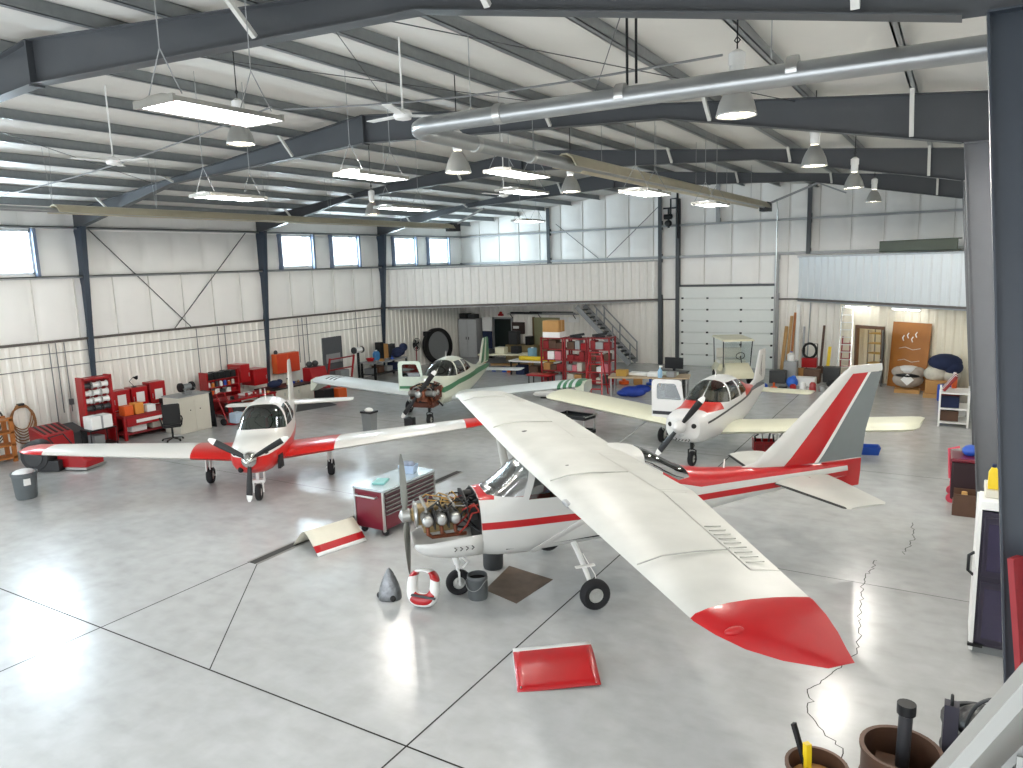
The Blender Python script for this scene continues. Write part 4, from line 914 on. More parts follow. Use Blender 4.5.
# roof cables
b = MB(); pts = []
for (x0, z0, x1, z1) in ((-19, 6.9, -9.6, 7.6), (-9.6, 7.6, -2.4, 7.22)):
    for k in range(9): q = k/8; pts.append((x0+(x1-x0)*q, 9.0 - .25*q, z0+(z1-z0)*q - .12*sin(pi*q)))
b.tube(pts, .014, 6); struct(b.build('trim_12', mat('grey_cable', '#77797b', .5)), 'thin electrical cable slung across under the roof')
t = thing('fluorescent_batten', 'white fluorescent batten under the right mezzanine, left of the pair', 'light', (-3.35, 31.75, 2.92), atan2(ang.y, ang.x), 'battens under the right mezzanine')
def batten(t):
    MB().bx(-.62,.62,-.06,.06,0,.06).build('batten_body', M_white, t); MB().cyl((-.6,0,-.02),(.6,0,-.02),.02,8).build('lamp_tube', M_tube, t)
batten(t)
t = thing('fluorescent_batten', 'white fluorescent batten under the right mezzanine above the wooden board', 'light', (-1.6, 30.45, 2.92), atan2(ang.y, ang.x), 'battens under the right mezzanine'); batten(t)
L = bpy.data.lights.new('store_lamp', 'POINT'); L.energy = 60; L.color = (1, .86, .55); L.shadow_soft_size = .2
o = bpy.data.objects.new('store_lamp', L); COL.objects.link(o); o.location = (-1.2, 32.7, 2.7)
# ================================================================== DAYLIGHT
w = bpy.data.worlds.new('sky'); SC.world = w; w.use_nodes = True; N = w.node_tree.nodes
bg = N['Background']; sk = N.new('ShaderNodeTexSky'); sk.sky_type = 'HOSEK_WILKIE'; sk.turbidity = 6; sk.sun_direction = (.5, -.3, .8)
mx = N.new('ShaderNodeMix'); mx.data_type = 'RGBA'; mx.inputs[0].default_value = .75; mx.inputs[7].default_value = (.92, .96, 1, 1)
w.node_tree.links.new(sk.outputs[0], mx.inputs[6]); w.node_tree.links.new(mx.outputs[2], bg.inputs['Color']); bg.inputs['Strength'].default_value = SKY
for i, (a, c) in enumerate(WIN):
    L = bpy.data.lights.new('window_daylight', 'AREA'); L.shape = 'RECTANGLE'; L.size = c - a; L.size_y = WZ1 - WZ0; L.energy = 600; L.color = (.8, .93, 1)
    o = bpy.data.objects.new('window_daylight', L); COL.objects.link(o); o.location = (XL - .3, (a+c)/2, (WZ0+WZ1)/2); o.rotation_euler = (0, radians(-90), 0)
# ================================================================== THINGS ON THE FLOOR, CENTRE
M_maroon = mat('maroon_tool_chest', '#6d1226', .3, var=.08, coat=.3); M_grey = mat('mid_grey_paint', '#7c7f80', .45)
M_dgrey = mat('dark_grey_plastic', '#3a3c3e', .55, var=.12); M_navy = mat('navy_cloth', '#1c2747', .85, var=.2, bump=.4); M_card = mat('brown_cardboard', '#b98a52', .8, var=.1)
M_wood = mat('pale_timber', '#b88d54', .6, var=.2, scale=3); M_ply = mat('orange_plywood', '#a5692c', .55, var=.22, scale=2.5); M_paper = mat('white_paper', '#efefec', .7)
M_beige = mat('beige_metal', '#cfcabc', .45, var=.04); M_yellow = mat('yellow_plastic', '#e3c21c', .4); M_bluep = mat('blue_plastic', '#1f4fb0', .4); M_orange = mat('orange_plastic', '#d95a1e', .45)
M_brown = mat('brown_drum', '#5c4233', .5, .2, var=.2); M_cyan = mat('pale_teal', '#7fb7b5', .5); M_toolred = mat('workshop_red', '#9f1017', .35, var=.1, coat=.2); M_dred = mat('dark_red_rack', '#8a1a1e', .45, var=.15)
M_cream = mat('cream_body', '#e5e0c4', .4)
t = thing('tool_chest', 'wide maroon rolling tool chest with silver drawer trims, beside the bare engine', 'tool chest', (-9.28, 10.85, 0))
b = MB(); b.bx(-.37,.33,-.78,.78,.14,.88); b.build('body', M_maroon, t, bevel=.012)
b = MB(); b.bx(-.4,.37,-.8,.8,.88,.93); b.build('worktop', mat('steel_worktop', '#c4cfd2', .25, .6), t, bevel=.008)
for k, (z0, z1) in enumerate(((.78,.86),(.70,.77),(.62,.69),(.54,.61),(.46,.53),(.17,.45))):
    d = MB().bx(.33,.352,-.74,.74,z0,z1).build('drawer', M_maroon if k == 5 else mat('maroon_drawer', '#43101c', .3, coat=.3), t)
    MB().bx(.352,.372,-.74,.74,z1-.018,z1).build('drawer_pull', M_alu, d)
for x in (-.37,.33):
    for y in (-.78,.78): MB().bx(x-.02,x+.02,y-.02,y+.02,.12,.9).build('corner_post', M_alu, t)
MB().tube([(-.3,-.8,.78),(-.3,-.87,.78),(.2,-.87,.78),(.2,-.8,.78)], .018, 8).build('push_handle', M_alu, t)
for x in (-.28,.24):
    for y in (-.66,.66): MB().lathe([(.02,-.025),(.07,-.025),(.07,.025),(.02,.025)], 16, (x,y,.07), (0,1,0)).build('caster', M_black, t)
b = MB(); b.box((0,0,.02), (.24,.34,.04)); tag(b.build('folded_cloth', M_cyan, loc=(-9.32,10.45,.931), rz=.4, bevel=.01), 'pale teal folded cloth on the maroon tool chest', 'cloth')
t = thing('parts_bin', 'small blue and white parts bin on the far end of the maroon tool chest', 'bin', (-9.28, 11.25, .931), .3)
b = MB(); b.loft([[Vector((x*s, y*s, z)) for x, y in ((-.17,-.13),(.17,-.13),(.17,.13),(-.17,.13))] for s, z in ((.8,0),(1,.16),(.92,.16),(.75,.02))]); b.build('tray', mat('pale_blue_plastic', '#a9bcd6', .5), t)
b = MB(); b.ell((-.05,.02,.16),(.1,.09,.07)); b.ell((.08,-.03,.17),(.08,.07,.07)); b.build('rag', mat('grey_rag', '#8a93a3', .9, var=.3, bump=.5), t)
# upper cowl panel on the floor by the drain
t = thing('cowl_panel', 'cream cowl panel with red stripe, arched like a roof on the floor beside the drain', 'panel', (-9.72, 9.42, 0), radians(76))
def arch(L, W, Hh, n, ang, peak=.5): return [[Vector((-L/2 + L*i/6, -W/2 + W*k/n, max(.004, Hh*(1 - abs(2*k/n-1)**1.35)))) for k in range(n+1)] for i in range(7)]
b = MB().loft(arch(1.02,.86,.36,18,0), caps=False, ring_closed=False); me = b.build('shell', [mat('cream_cowl', '#d9d5c4', .35), C_r, M_white], t)
for p in me.data.polygons:
    yv = p.center.y
    p.material_index = 1 if -.36 < yv < -.28 else (2 if yv < -.36 else 0)
so = me.modifiers.new('thickness','SOLIDIFY'); so.thickness = .008; so.offset = 1
# spinner cone
t = thing('propeller_spinner', 'dented bare metal spinner cone standing on the floor', 'spinner', (-7.22, 8.16, 0))
b = MB(); r_ = []
for z, r in ((0,.17),(.02,.175),(.1,.17),(.22,.14),(.34,.095),(.44,.045),(.48,.012)): r_.append([Vector((r*cos(a)*(1+.06*cos(3*a)), r*sin(a)*(1+.06*cos(3*a)), z)) for a in [2*pi*k/28 for k in range(28)]])
b.loft(r_); b.build('cone', mat('scuffed_aluminium', '#7f8183', .3, .9, var=.5, scale=12, bump=.6), t)
for p in ((-.12,-.11,.06),(.13,-.1,.05)): MB().ell(p,(.05,.04,.05)).build('blade_cutout', M_black, t)
# nose bowl of the cowling
t = thing('nose_cowl', 'red and white nose cowl ring lying on the floor beside the spinner cone', 'cowl', (-6.56, 8.08, 0), .25)
b = MB(); n = 40; rr0 = []
for k in range(n):
    a = 2*pi*k/n; c_, s_ = cos(a), sin(a); g = lambda v, e: (abs(v)**e)*(1 if v > 0 else -1)
    po = Vector((.25*g(c_,.75), 0, .30 + .28*g(s_,.8))); pi_ = Vector((.115*g(c_,.6), 0, .38 + .155*g(s_,.6))); m_ = (po+pi_)/2; d = (po-pi_)/2
    rr0.append([m_ + d*cos(q) + Vector((0,1,0))*(.15*sin(q)*(1 if sin(q) > 0 else .55)) for q in [2*pi*j/14 for j in range(14)]])
o = b.loft(rr0, loop=True, caps=False).build('ring', [M_white, C_r, M_dgrey], t); o.rotation_euler.x = radians(-16)
for q, p in enumerate(o.data.polygons):
    a = 2*pi*(q//14 + .5)/n; j = q % 14
    p.material_index = 1 if (.25 < a < 1.1 or 2.1 < a < 2.65 or (4.0 < a < 5.9 and 8 <= j <= 11)) else 0
b = MB(); b.prism([(-.14,.185),(.235,.16),(.24,.19),(-.13,.215)], (0,-.115,0), (1,0,0), (0,0,1), (0,.05,0)); o2 = b.build('air_intake', M_dgrey, t); o2.rotation_euler.x = radians(-16)
def pail(loc, r, h, m, label, handle=True):
    t = thing('pail', label, 'pail', loc); b = MB().lathe([(r*.93,0),(r,h*.15),(r,h*.8),(r*1.04,h*.82),(r*1.04,h*.86),(r,h*.87),(r,h),(r*.94,h),(r*.9,.03),(.01,.03)], 28); b.build('bucket', m, t)
    if handle:
        b = MB(); b.tube([(r*cos(a)*1.02, -r*1.03*abs(sin(a))**.5, h*.85 - h*.42*sin(a)) for a in [pi*k/12 for k in range(13)]], .006, 6); b.build('handle', M_alu, t)
    MB().lathe([(.01,h*.8),(r*.93,h*.8),(r*.93,h*.81),(.01,h*.81)], 24).build('contents', M_black, t)
    return t
pail((-6.02, 8.78, 0), .155, .37, mat('grey_pail', '#686c6d', .4, .4), 'grey steel pail with wire handle next to the nose wheel')
pail((-6.42, 9.85, 0), .17, .36, M_dgrey, 'dark pail standing under the fuselage behind the nose wheel', False)
ppm = mat('oil_stained_board', '#5d4d40', .7, var=.6, scale=5)
b = MB(); b.prism([(-5.39,8.86),(-5.30,9.85),(-6.2,10.0),(-6.06,9.04)], (0,0,.001), (1,0,0), (0,1,0), (0,0,.008)); tag(b.build('drip_board', ppm), 'square brown oil-stained board on the floor under the white plane', 'board')
t = thing('fairing_panel', 'red panel with white edge lying alone on the floor in the foreground', 'panel', (-4.02, 7.48, 0), .6)
rings = []
for i in range(9):
    v = i/8; y = -.40 + .80*v; z = .02 + .13*sin(pi*min(1, v*1.02)*.62)**1.0
    rings.append([Vector((x, y, z + .02*(x/.5))) for x in [-.5 + .1*k*(1.0) for k in range(11)]])
b = MB().loft(rings, caps=False, ring_closed=False); o = b.build('skin', [C_r, M_white], t, smooth=60)
for p in o.data.polygons: p.material_index = 1 if p.center.y > .29 else 0
s_ = o.modifiers.new('thickness','SOLIDIFY'); s_.thickness = .012; s_.offset = -1
b = MB(); b.prism([(-.39,.0),(.39,.12),(.4,.0)], (.5,0,.004), (0,1,0), (0,0,1), (-.012,0,0)); b.prism([(-.39,.0),(.39,.1),(.4,.0)], (-.5,0,.004), (0,1,0), (0,0,1), (.012,0,0)); b.build('end_rib', M_white, t)
for x in (-.45,.45):
    MB().cyl((x,-.36,.03),(x,-.362,.05),.012,8).build('fastener', M_alu, t)
# utility cart behind the wing
t = thing('utility_cart', 'black two-shelf utility cart with chrome posts behind the white wing', 'cart', (-8.95, 18.2, 0), -.15)
for z in (.72,.3):
    b = MB(); b.bx(-.48,.48,-.27,.27,z,z+.03)
    for s in (1,-1): b.bx(-.48,.48,s*.27-.012,s*.27+.012,z,z+.1); b.bx(s*.48-.012,s*.48+.012,-.27,.27,z,z+.1)
    b.build('shelf', M_bmet, t)
for x in (-.46,.46):
    for y in (-.25,.25):
        MB().bx(x-.02,x+.02,y-.02,y+.02,.1,.84).build('post', M_alu, t); MB().lathe([(.02,-.02),(.06,-.02),(.06,.02),(.02,.02)],14,(x,y,.06),(0,1,0)).build('caster', M_black, t)
MB().tube([(.48,-.25,.8),(.58,-.25,.84),(.58,.25,.84),(.48,.25,.8)], .014, 8).build('push_handle', M_alu, t)
t = thing('tow_bar', 'thin pale tow bar leaning behind the wing, beside the black utility cart', 'tow bar', (-7.75, 17.9, 0), .7)
b = MB(); b.tube([(0,0,.03),(.5,.0,.35),(1.0,0,.72)], .016, 8); b.tube([(1.0,-.12,.72),(1.0,.12,.72)], .016, 8); b.tube([(0,-.1,.03),(0,.1,.03)], .02, 8); b.build('bar', M_girt, t); MB().lathe([(.02,-.02),(.07,-.02),(.07,.02),(.02,.02)],14,(0.0,.13,.07),(0,1,0)).build('wheel', M_black, t)
t = thing('wheel_fairing', 'white wheel fairing left on the floor between the two wingtips', 'fairing', (-13.0, 24.0, 0), .3)
b = MB(); rr_ = []
for x, r, z in ((-.5,.02,.14),(-.42,.1,.15),(-.2,.17,.17),(.05,.19,.19),(.3,.15,.17),(.45,.07,.15),(.5,.01,.14)): rr_.append([Vector((x, r*.8*cos(a), z + r*.85*sin(a)*(.9))) for a in [2*pi*k/16 for k in range(16)]])
b.loft(rr_); b.build('shell', M_white, t); b = MB(); b.bx(-.2,.22,-.1,.1,0,.06); b.build('wheel_opening', M_black, t)
b = MB(); b.box((0,0,.14),(.3,.26,.28)); b.box((0,0,.3),(.12,.05,.03)); tag(b.build('tool_box', M_bmet, loc=(-14.72,18.05,0), rz=.3, bevel=.015), 'small black box on the floor by the bare-engine green plane\'s nose wheel', 'box')
t = thing('tool_tote', 'red open tool tote full of hand tools, behind the big red tail fin', 'tool tote', (-3.95, 19.5, 0), .35)
b = MB(); b.bx(-.45,.45,-.2,.2,0,.02)
for s in (1,-1): b.bx(-.45,.45,s*.2-.01,s*.2+.01,0,.26); b.bx(s*.45-.01,s*.45+.01,-.2,.2,0,.3)
b.build('tray', M_toolred, t)
for k in range(4): MB().bx(-.42+.22*k,-.25+.22*k,-.215,-.2,.04,.2).build('drawer', M_dred, t)
for k in range(6):
    x = -.38 + .15*k; MB().tube([(x,0,.1),(x+.03*(k%3-1),.03,.36+.05*(k%2)),(x+.06,.06,.4+.04*(k%3))], .025, 6).build('hand_tool', [M_bmet, M_alu, M_dgrey][k%3], t)
b = MB().loft([[Vector((x*s, y*s, z)) for x, y in ((-.26,-.2),(.26,-.2),(.26,.2),(-.26,.2))] for s, z in ((.82,0),(1,.2),(.95,.2),(.78,.02))]); tag(b.build('plastic_bin', M_bluep, loc=(-1.72,20.1,0), rz=.2), 'bright blue plastic bin on the floor just behind the grey rudder', 'bin')
t = thing('waste_bin', 'grey slim bin with white bag at the rear of the red plane\'s wing', 'bin', (-15.46, 17.0, 0))
b = MB(); b.loft([[Vector((x*s, y*s, z)) for x, y in ((-.19,-.16),(.19,-.16),(.19,.16),(-.19,.16))] for s, z in ((.85,0),(1,.62),(.95,.62),(.8,.02))]); b.build('bin_body', M_grey, t)
b = MB(); b.bx(-.21,.21,-.18,.18,.58,.64); b.build('rim', M_bmet, t); b = MB(); b.ell((0,0,.66),(.15,.12,.08)); b.build('bin_bag', M_paper, t)
b = MB(); b.prism([(-20.11,18.31),(-19.66,19.9),(-20.99,20.47),(-21.3,19.5)], (0,0,.001), (1,0,0), (0,1,0), (0,0,.01)); tag(b.build('floor_tone', mat('floor_shadow', '#3d3a39', .8)), 'dark sheet standing in for the shadow under the tail of the red and white plane', 'mat')  # dark sheet added in place of the floor shadow by the tail
# ================================================================== LEFT WALL WORKSHOP
t = thing('waste_bin', 'grey round bin with white bag near the left edge, in front of the wingtip', 'bin', (-18.25, 8.35, 0))
b = MB().lathe([(.2,0),(.22,.05),(.26,.55),(.28,.56),(.28,.62),(.25,.62),(.2,.05),(.01,.04)], 24); b.build('bin_body', mat('slate_bin', '#5b6163', .5), t); b = MB(); b.ell((0,0,.6),(.24,.24,.09)); b.build('bin_bag', M_paper, t); b = MB(); b.bx(.18,.262,-.13,-.0,.35,.5); b.build('sticker', M_paper, t)
t = thing('timber_rack', 'orange-brown timber rack at the far left edge by the wall', 'rack', (-22.5, 9.75, 0))
for y in (-.3,.3):
    for x in (-.2,.2): MB().bx(x-.04,x+.04,y-.05,y+.05,0,1.25).build('post', mat('orange_timber', '#a8662c', .6, var=.25), t)
for z in (.1,.45,.8,1.15): MB().bx(-.24,.24,-.36,.36,z,z+.05).build('shelf', mat('orange_timber', '#a8662c'), t)
def coil(y, z, r, m, label, n=6):
    t = thing('hose_coil', label, 'hose', (XL + .12, y, z), 0, 'hoses hung on the left wall')
    b = MB()
    for k in range(n):
        rr = r*(.82 + .07*k); b.tube([(.03+.02*(k%3), rr*.75*cos(a) + .02*sin(3*a+k), rr*1.1*sin(a) - .05*k) for a in [2*pi*q/24 for q in range(24)]], .017, 6, closed=True)
    b.build('hose', m, t); MB().bx(-.03,.1,-.08,.08,r*.8,r*.95).build('hook', M_bmet, t)
coil(10.85, 1.02, .42, mat('brown_hose', '#8f6238', .6, var=.3), 'tan hose coil hung on the ribbed left wall')
coil(10.0, 1.05, .5, mat('dark_hose', '#3b3733', .6), 'dark hose loops hung on the left wall above the timber rack', 4)
t = thing('welding_machine', 'red welding machine with grey sloped top behind the left wingtip', 'machine', (-22.2, 11.22, 0))
b = MB(); b.prism([(-.38,.08),(.38,.08),(.38,.62),(-.38,.82)], (0,-.62,0), (1,0,0), (0,0,1), (0,.85,0)); b.build('body', M_toolred, t, bevel=.02)
b = MB(); b.prism([(-.38,.1),(.36,.1),(.36,.56),(-.38,.74)], (0,.23,0), (1,0,0), (0,0,1), (0,.4,0)); b.build('control_end', M_dgrey, t, bevel=.02)
b = MB(); 
for k in range(5): b.bar((-.3,-.5+.16*k,.815),(.3,-.5+.16*k,.655),.06,.012)
b.build('vent_grille', M_bmet, t)
for s in (1,-1): MB().lathe([(.02,-.04),(.1,-.04),(.1,.04),(.02,.04)],16,(.3,.45*s,.1),(0,1,0)).build('wheel', M_black, t)
t = thing('floor_blower', 'black rounded floor blower with yellow sticker under the left wingtip', 'blower', (-20.5, 9.8, 0), .5)
b = MB(); b.lathe([(.02,-.22),(.36,-.2),(.42,-.12),(.42,.12),(.36,.2),(.02,.22)], 28, (0,0,.42), (0,1,0)); b.bx(0,.62,-.18,.18,.02,.3); b.build('housing', mat('black_blower', '#232426', .5), t); b = MB(); b.bx(.1,.22,-.235,-.2,.5,.62); b.build('sticker', M_yellow, t); b = MB(); b.lathe([(.06,-.24),(.24,-.23),(.24,-.21),(.06,-.21)],20,(0,0,.42),(0,1,0)); b.build('intake_grille', M_dgrey, t)
t = thing('floor_cleaner', 'low red floor machine on the concrete beneath the left wing', 'machine', (-19.8, 10.5, 0), .35)
b = MB(); b.prism([(-.45,.06),(.42,.06),(.42,.25),(.2,.5),(-.45,.55)], (0,-.32,0), (1,0,0), (0,0,1), (0,.64,0)); b.build('body', M_toolred, t, bevel=.03); b = MB(); b.bx(-.2,.44,-.36,.36,.03,.09); b.build('skirt', M_alu, t); b = MB(); b.tube([(-.4,-.25,.5),(-.7,-.25,.85),(-.7,.25,.85),(-.4,.25,.5)], .02, 8); b.build('push_handle', M_bmet, t)
t = thing('spool_rack', 'tall red rack of white spools beside the nearest left column', 'rack', (-22.05, 12.35, 0), .0)
for y in (-.42,.42): MB().bx(-.18,.14,y-.04,y+.04,.02,2.08).build('side_post', M_toolred, t)
MB().bx(-.2,-.17,-.42,.42,.05,2.05).build('back_panel', M_dred, t)
for z in (.5,.82,1.98): MB().bx(-.18,.14,-.42,.42,z,z+.06).build('cross_rail', M_toolred, t)
for z in (1.12,1.35,1.58,1.81): MB().cyl((0,-.42,z),(0,.42,z),.012,8).build('spindle', M_alu, t)
sp = None
for i, z in enumerate((1.81,1.58,1.35,1.12)):
    for j, y in enumerate((-.26,0,.26)):
        l = '%s spool in the %s row of the red spool rack' % (['left','middle','right'][j], ['top','second','third','bottom'][i])
        col = 'dark ' if (i == 3 or (i, j) == (0, 0)) else 'white '
        if sp is None or True:
            b = MB().lathe([(.03,-.1),(.1,-.1),(.1,-.085),(.075,-.08),(.075,.08),(.1,.085),(.1,.1),(.03,.1),(.03,-.1)], 18, (0,0,0), (0,1,0), caps=False); o = b.build('spool', M_dgrey if col == 'dark ' else M_white, loc=(-22.05, 12.35+y, z)); tag(o, col + l, 'spool', 'spools on the red rack')
def crate(name, label, cat, x0, x1, y0, y1, z0, z1, m, bev=.012, group=None, tape=None):
    t = thing(name, label, cat, ((x0+x1)/2, (y0+y1)/2, z0), 0, group); hx, hy, h = (x1-x0)/2, (y1-y0)/2, z1-z0
    MB().bx(-hx,hx,-hy,hy,0,h).build('body', m, t, bevel=bev)
    if tape: MB().bx(-hx-.002,hx+.002,-.03,.03,.0,h+.003).build('tape', tape, t)
    return t
t = thing('wire_cart', 'black wire cart carrying a white carton, in front of the spool rack', 'cart', (-21.5, 12.0, 0))
for z in (.12,.58): MB().bx(-.26,.26,-.4,.4,z,z+.03).build('shelf', M_bmet, t)
for x in (-.25,.25):
    for y in (-.38,.38): MB().cyl((x,y,.03),(x,y,.62),.016,8).build('post', M_bmet, t)
crate('carton', 'white carton on the black wire cart', 'box', -21.72,-21.28,11.7,12.32,.615,.99, M_paper, tape=M_girt)
crate('parts_case', 'grey parts case low on the wire cart', 'box', -21.68,-21.3,11.75,12.05,.155,.42, M_grey)
for k, (y0, y1, z1, l) in enumerate(((13.15,13.75,1.42,'first red wall cabinet from the spool rack, with a white notice'),(13.8,14.36,1.44,'middle red wall cabinet of three, with a white notice'),(14.45,15.0,1.52,'red wall cabinet nearest the beige cabinet, with a white notice'))):
    t = thing('wall_cabinet', l, 'cabinet', (-22.8, (y0+y1)/2, .8), 0, 'red cabinets over the red bench'); w_ = (y1-y0)/2; h = z1-.8
    MB().bx(-.2,.2,-w_,w_,0,h).build('body', M_toolred, t, bevel=.01); d = MB().bx(.2,.215,-w_+.02,w_-.02,.02,h-.02).build('door', M_red, t); MB().bx(.215,.235,-w_+.05,-w_+.07,.2,.35).build('handle', M_alu, d); MB().bx(.216,.22,-.13,.15,.14,.48).build('notice', M_paper, t)
t = thing('work_bench', 'red work bench with drawer under the red wall cabinets', 'bench', (-22.1, 13.85, 0))
MB().bx(-.45,.5,-1.0,.95,.68,.75).build('bench_top', M_dred, t)
for y in (-.95,.9):
    for x in (-.4,.44): MB().bx(x-.04,x+.04,y-.04,y+.04,0,.68).build('leg', M_toolred, t)
d = MB().bx(.4,.5,-.9,.85,.42,.68).build('drawer', M_toolred, t); MB().bx(.5,.51,-.6,.5,.5,.6).build('label_strip', M_paper, d); MB().bx(-.4,.42,-.9,.85,.15,.19).build('lower_shelf', M_dred, t)
MB().bx(-.42,-.4,-1.0,.95,.0,.8).build('back_panel', M_dred, t)
for k, (y, z, m, l) in enumerate(((13.1,.3,M_orange,'orange box nearest the spool rack on the red bench'),(13.45,.34,mat('amber_box','#d98b3a',.5),'amber box in the middle of the red bench'),(13.85,.22,M_paper,'white tray on the red bench'))):
    crate('storage_box', l, 'box', -22.0,-21.68,y-.14,y+.14,.751,.751+z, m)
crate('storage_box', 'white carton on the lower shelf of the red bench', 'box', -22.2,-21.8,13.2,13.7,.191,.42, M_paper); crate('storage_box', 'beige carton on the lower shelf of the red bench, beside the chair', 'box', -22.2,-21.8,13.9,14.5,.191,.46, M_beige)
t = thing('desk_lamp', 'black desk lamp on top of the red wall cabinets', 'lamp', (-22.75, 14.0, 1.445)); MB().lathe([(.08,0),(.08,.02),(.02,.03)],16).build('base', M_bmet, t); MB().tube([(0,0,.02),(0,-.14,.2),(.08,-.02,.34)], .01, 6).build('arm', M_bmet, t); MB().lathe([(.03,.06),(.08,-.04)],14,(.12,.03,.3),(.3,.1,-.6),caps=False).build('shade', M_bmet, t)
t = thing('office_chair', 'black office chair at the red bench', 'chair', (-20.3, 13.55, 0), radians(150))
MB().box((0,0,.48),(.5,.5,.09)).build('seat', M_black, t, bevel=.03); o = MB().box((-.26,0,.86),(.09,.5,.62)).build('backrest', M_black, t, bevel=.04); MB().cyl((0,0,.08),(0,0,.45),.03,10).build('column', M_bmet, t)
for k in range(5): a = 2*pi*k/5; MB().bar((0,0,.1),(.3*cos(a),.3*sin(a),.06),.05,.03).build('base_leg', M_bmet, t); MB().ell((.3*cos(a),.3*sin(a),.03),(.03,.03,.03)).build('caster', M_black, t)
for s in (1,-1): MB().tube([(-.1,.26*s,.46),(-.12,.3*s,.68),(.18,.3*s,.7)], .022, 8).build('armrest', M_black, t)
t = thing('steel_cabinet', 'beige two-door steel cabinet behind the black office chair', 'cabinet', (-21.16, 14.75, 0))
MB().bx(-.4,.38,-.58,.55,0,1.16).build('body', M_beige, t, bevel=.01); MB().bx(-.42,.41,-.6,.57,1.16,1.19).build('worktop', M_girt, t)
for s, y0, y1 in ((1,-.56,-.02),(-1,.0,.53)): d = MB().bx(.38,.395,y0,y1,.05,1.12).build('door', M_beige, t); MB().ell((.41,(y0+y1)/2 + .1*s,.72),(.02,.02,.02)).build('knob', M_bmet, d)
t = thing('bench_grinder', 'bench grinder with two dark wheels on the beige cabinet', 'grinder', (-21.2, 14.8, 1.19)); MB().bx(-.1,.1,-.12,.12,0,.1).build('base', M_grey, t); MB().cyl((0,-.15,.22),(0,.15,.22),.1,16).build('motor', M_grey, t)
for s in (1,-1): MB().cyl((0,.17*s,.22),(0,.24*s,.22),.15,20).build('grinding_wheel', M_bmet, t); MB().bar((.1,.2*s,.22),(.2,.2*s,.15),.06,.02).build('tool_rest', M_alu, t)
t = thing('bench_vise', 'black bench vise on the corner of the red bench', 'vise', (-21.95, 14.5, .751)); MB().bx(-.12,.1,-.08,.08,0,.12).build('base', M_bmet, t); MB().bx(-.2,-.02,-.07,.07,.12,.28).build('fixed_jaw', M_bmet, t); MB().bx(.04,.2,-.07,.07,.12,.28).build('sliding_jaw', M_bmet, t); MB().cyl((.22,-.14,.18),(.22,.14,.18),.012,8).build('vise_bar', M_alu, t)
t = thing('black_board', 'narrow black board standing against the side of the beige cabinet', 'board', (-21.1, 15.42, 0)); MB().box((.1,0,.6),(.5,.04,1.2),Matrix.Rotation(.06,3,'X')).build('panel', M_bmet, t); MB().box((.1,-.0,.62),(.4,.05,.9),Matrix.Rotation(.06,3,'X')).build('panel_face', M_dgrey, t)
t = thing('hand_truck', 'red hand truck holding a pale blue crate beside the beige cabinet', 'hand truck', (-20.72, 15.95, 0), .2)
for s in (1,-1): MB().tube([(.1,.2*s,.06),(-.1,.2*s,.6),(-.28,.2*s,1.0)], .018, 8).build('frame_tube', M_toolred, t); MB().lathe([(.02,-.03),(.11,-.03),(.11,.03),(.02,.03)],16,(-.02,.26*s,.11),(0,1,0)).build('wheel', M_black, t)
MB().bx(.05,.4,-.22,.22,.02,.04).build('toe_plate', M_toolred, t); MB().tube([(-.28,-.2,1.0),(-.33,0,1.04),(-.28,.2,1.0)], .018, 8).build('handle', M_toolred, t)
crate('plastic_crate', 'pale blue crate riding on the red hand truck', 'crate', -20.58,-20.22,15.83,16.19,.06,.4, mat('pale_blue_crate','#b4c6d8',.5), .03)

t = thing('tool_hutch', 'red hutch of shelves with dark bins, behind the tail of the red plane', 'shelf', (-22.6, 17.15, 0))
for y in (-.66,.66): MB().bx(-.22,.2,y-.03,y+.03,0,1.55).build('side_panel', M_toolred, t)
for z in (.05,.72,.98,1.24): MB().bx(-.22,.2,-.66,.66,z,z+.03).build('shelf', M_toolred, t)
MB().bx(-.24,-.22,-.66,.66,.05,1.5).build('back_panel', M_dred, t)
for k in range(5): crate('parts_bin', '%s dark bin from the left on top shelf of the red hutch' % ORD[k], 'bin', -22.75,-22.42,16.55+.24*k,16.76+.24*k,1.271,1.271+.24+.02*(k%2), M_bmet, group='dark bins on the red hutch')
for k in range(7):
    m = [M_white, mat('amber_box','#d98b3a'), M_dgrey, M_paper, M_bluep, M_orange, M_beige][k]; h = [.2,.16,.22,.18,.2,.14,.19][k]
    t = thing('spray_can', '%s can from the left on the middle shelf of the red hutch' % ORD[k], 'can', (-22.5, 16.6+.17*k, 1.011), 0, 'cans on the red hutch'); MB().lathe([(.055,0),(.055,h*.8),(.03,h*.9)],14).build('body', m, t); MB().lathe([(.032,h*.88),(.03,h)],12).build('cap', M_white if k%2 else M_red, t)
for k in range(5):
    m = [M_orange, M_white, M_dgrey, M_paper, M_toolred][k]; crate('parts_tub', '%s small tub from the left on lower shelf of the red hutch' % ORD[k], 'tub', -22.7,-22.45,16.58+.24*k,16.76+.24*k,.751,.751+[.14,.18,.12,.16,.13][k], m, group='tubs on the red hutch')
t = thing('work_bench', 'low red bench in front of the red hutch and wall cabinets', 'bench', (-21.7, 17.4, 0)); MB().bx(-.45,.5,-1.05,1.05,.6,.66).build('bench_top', M_toolred, t)
for y in (-1.0,1.0):
    for x in (-.4,.45): MB().bx(x-.03,x+.03,y-.03,y+.03,0,.6).build('leg', M_toolred, t)
MB().bx(-.42,.45,-1.0,1.0,.14,.17).build('lower_shelf', M_dred, t)
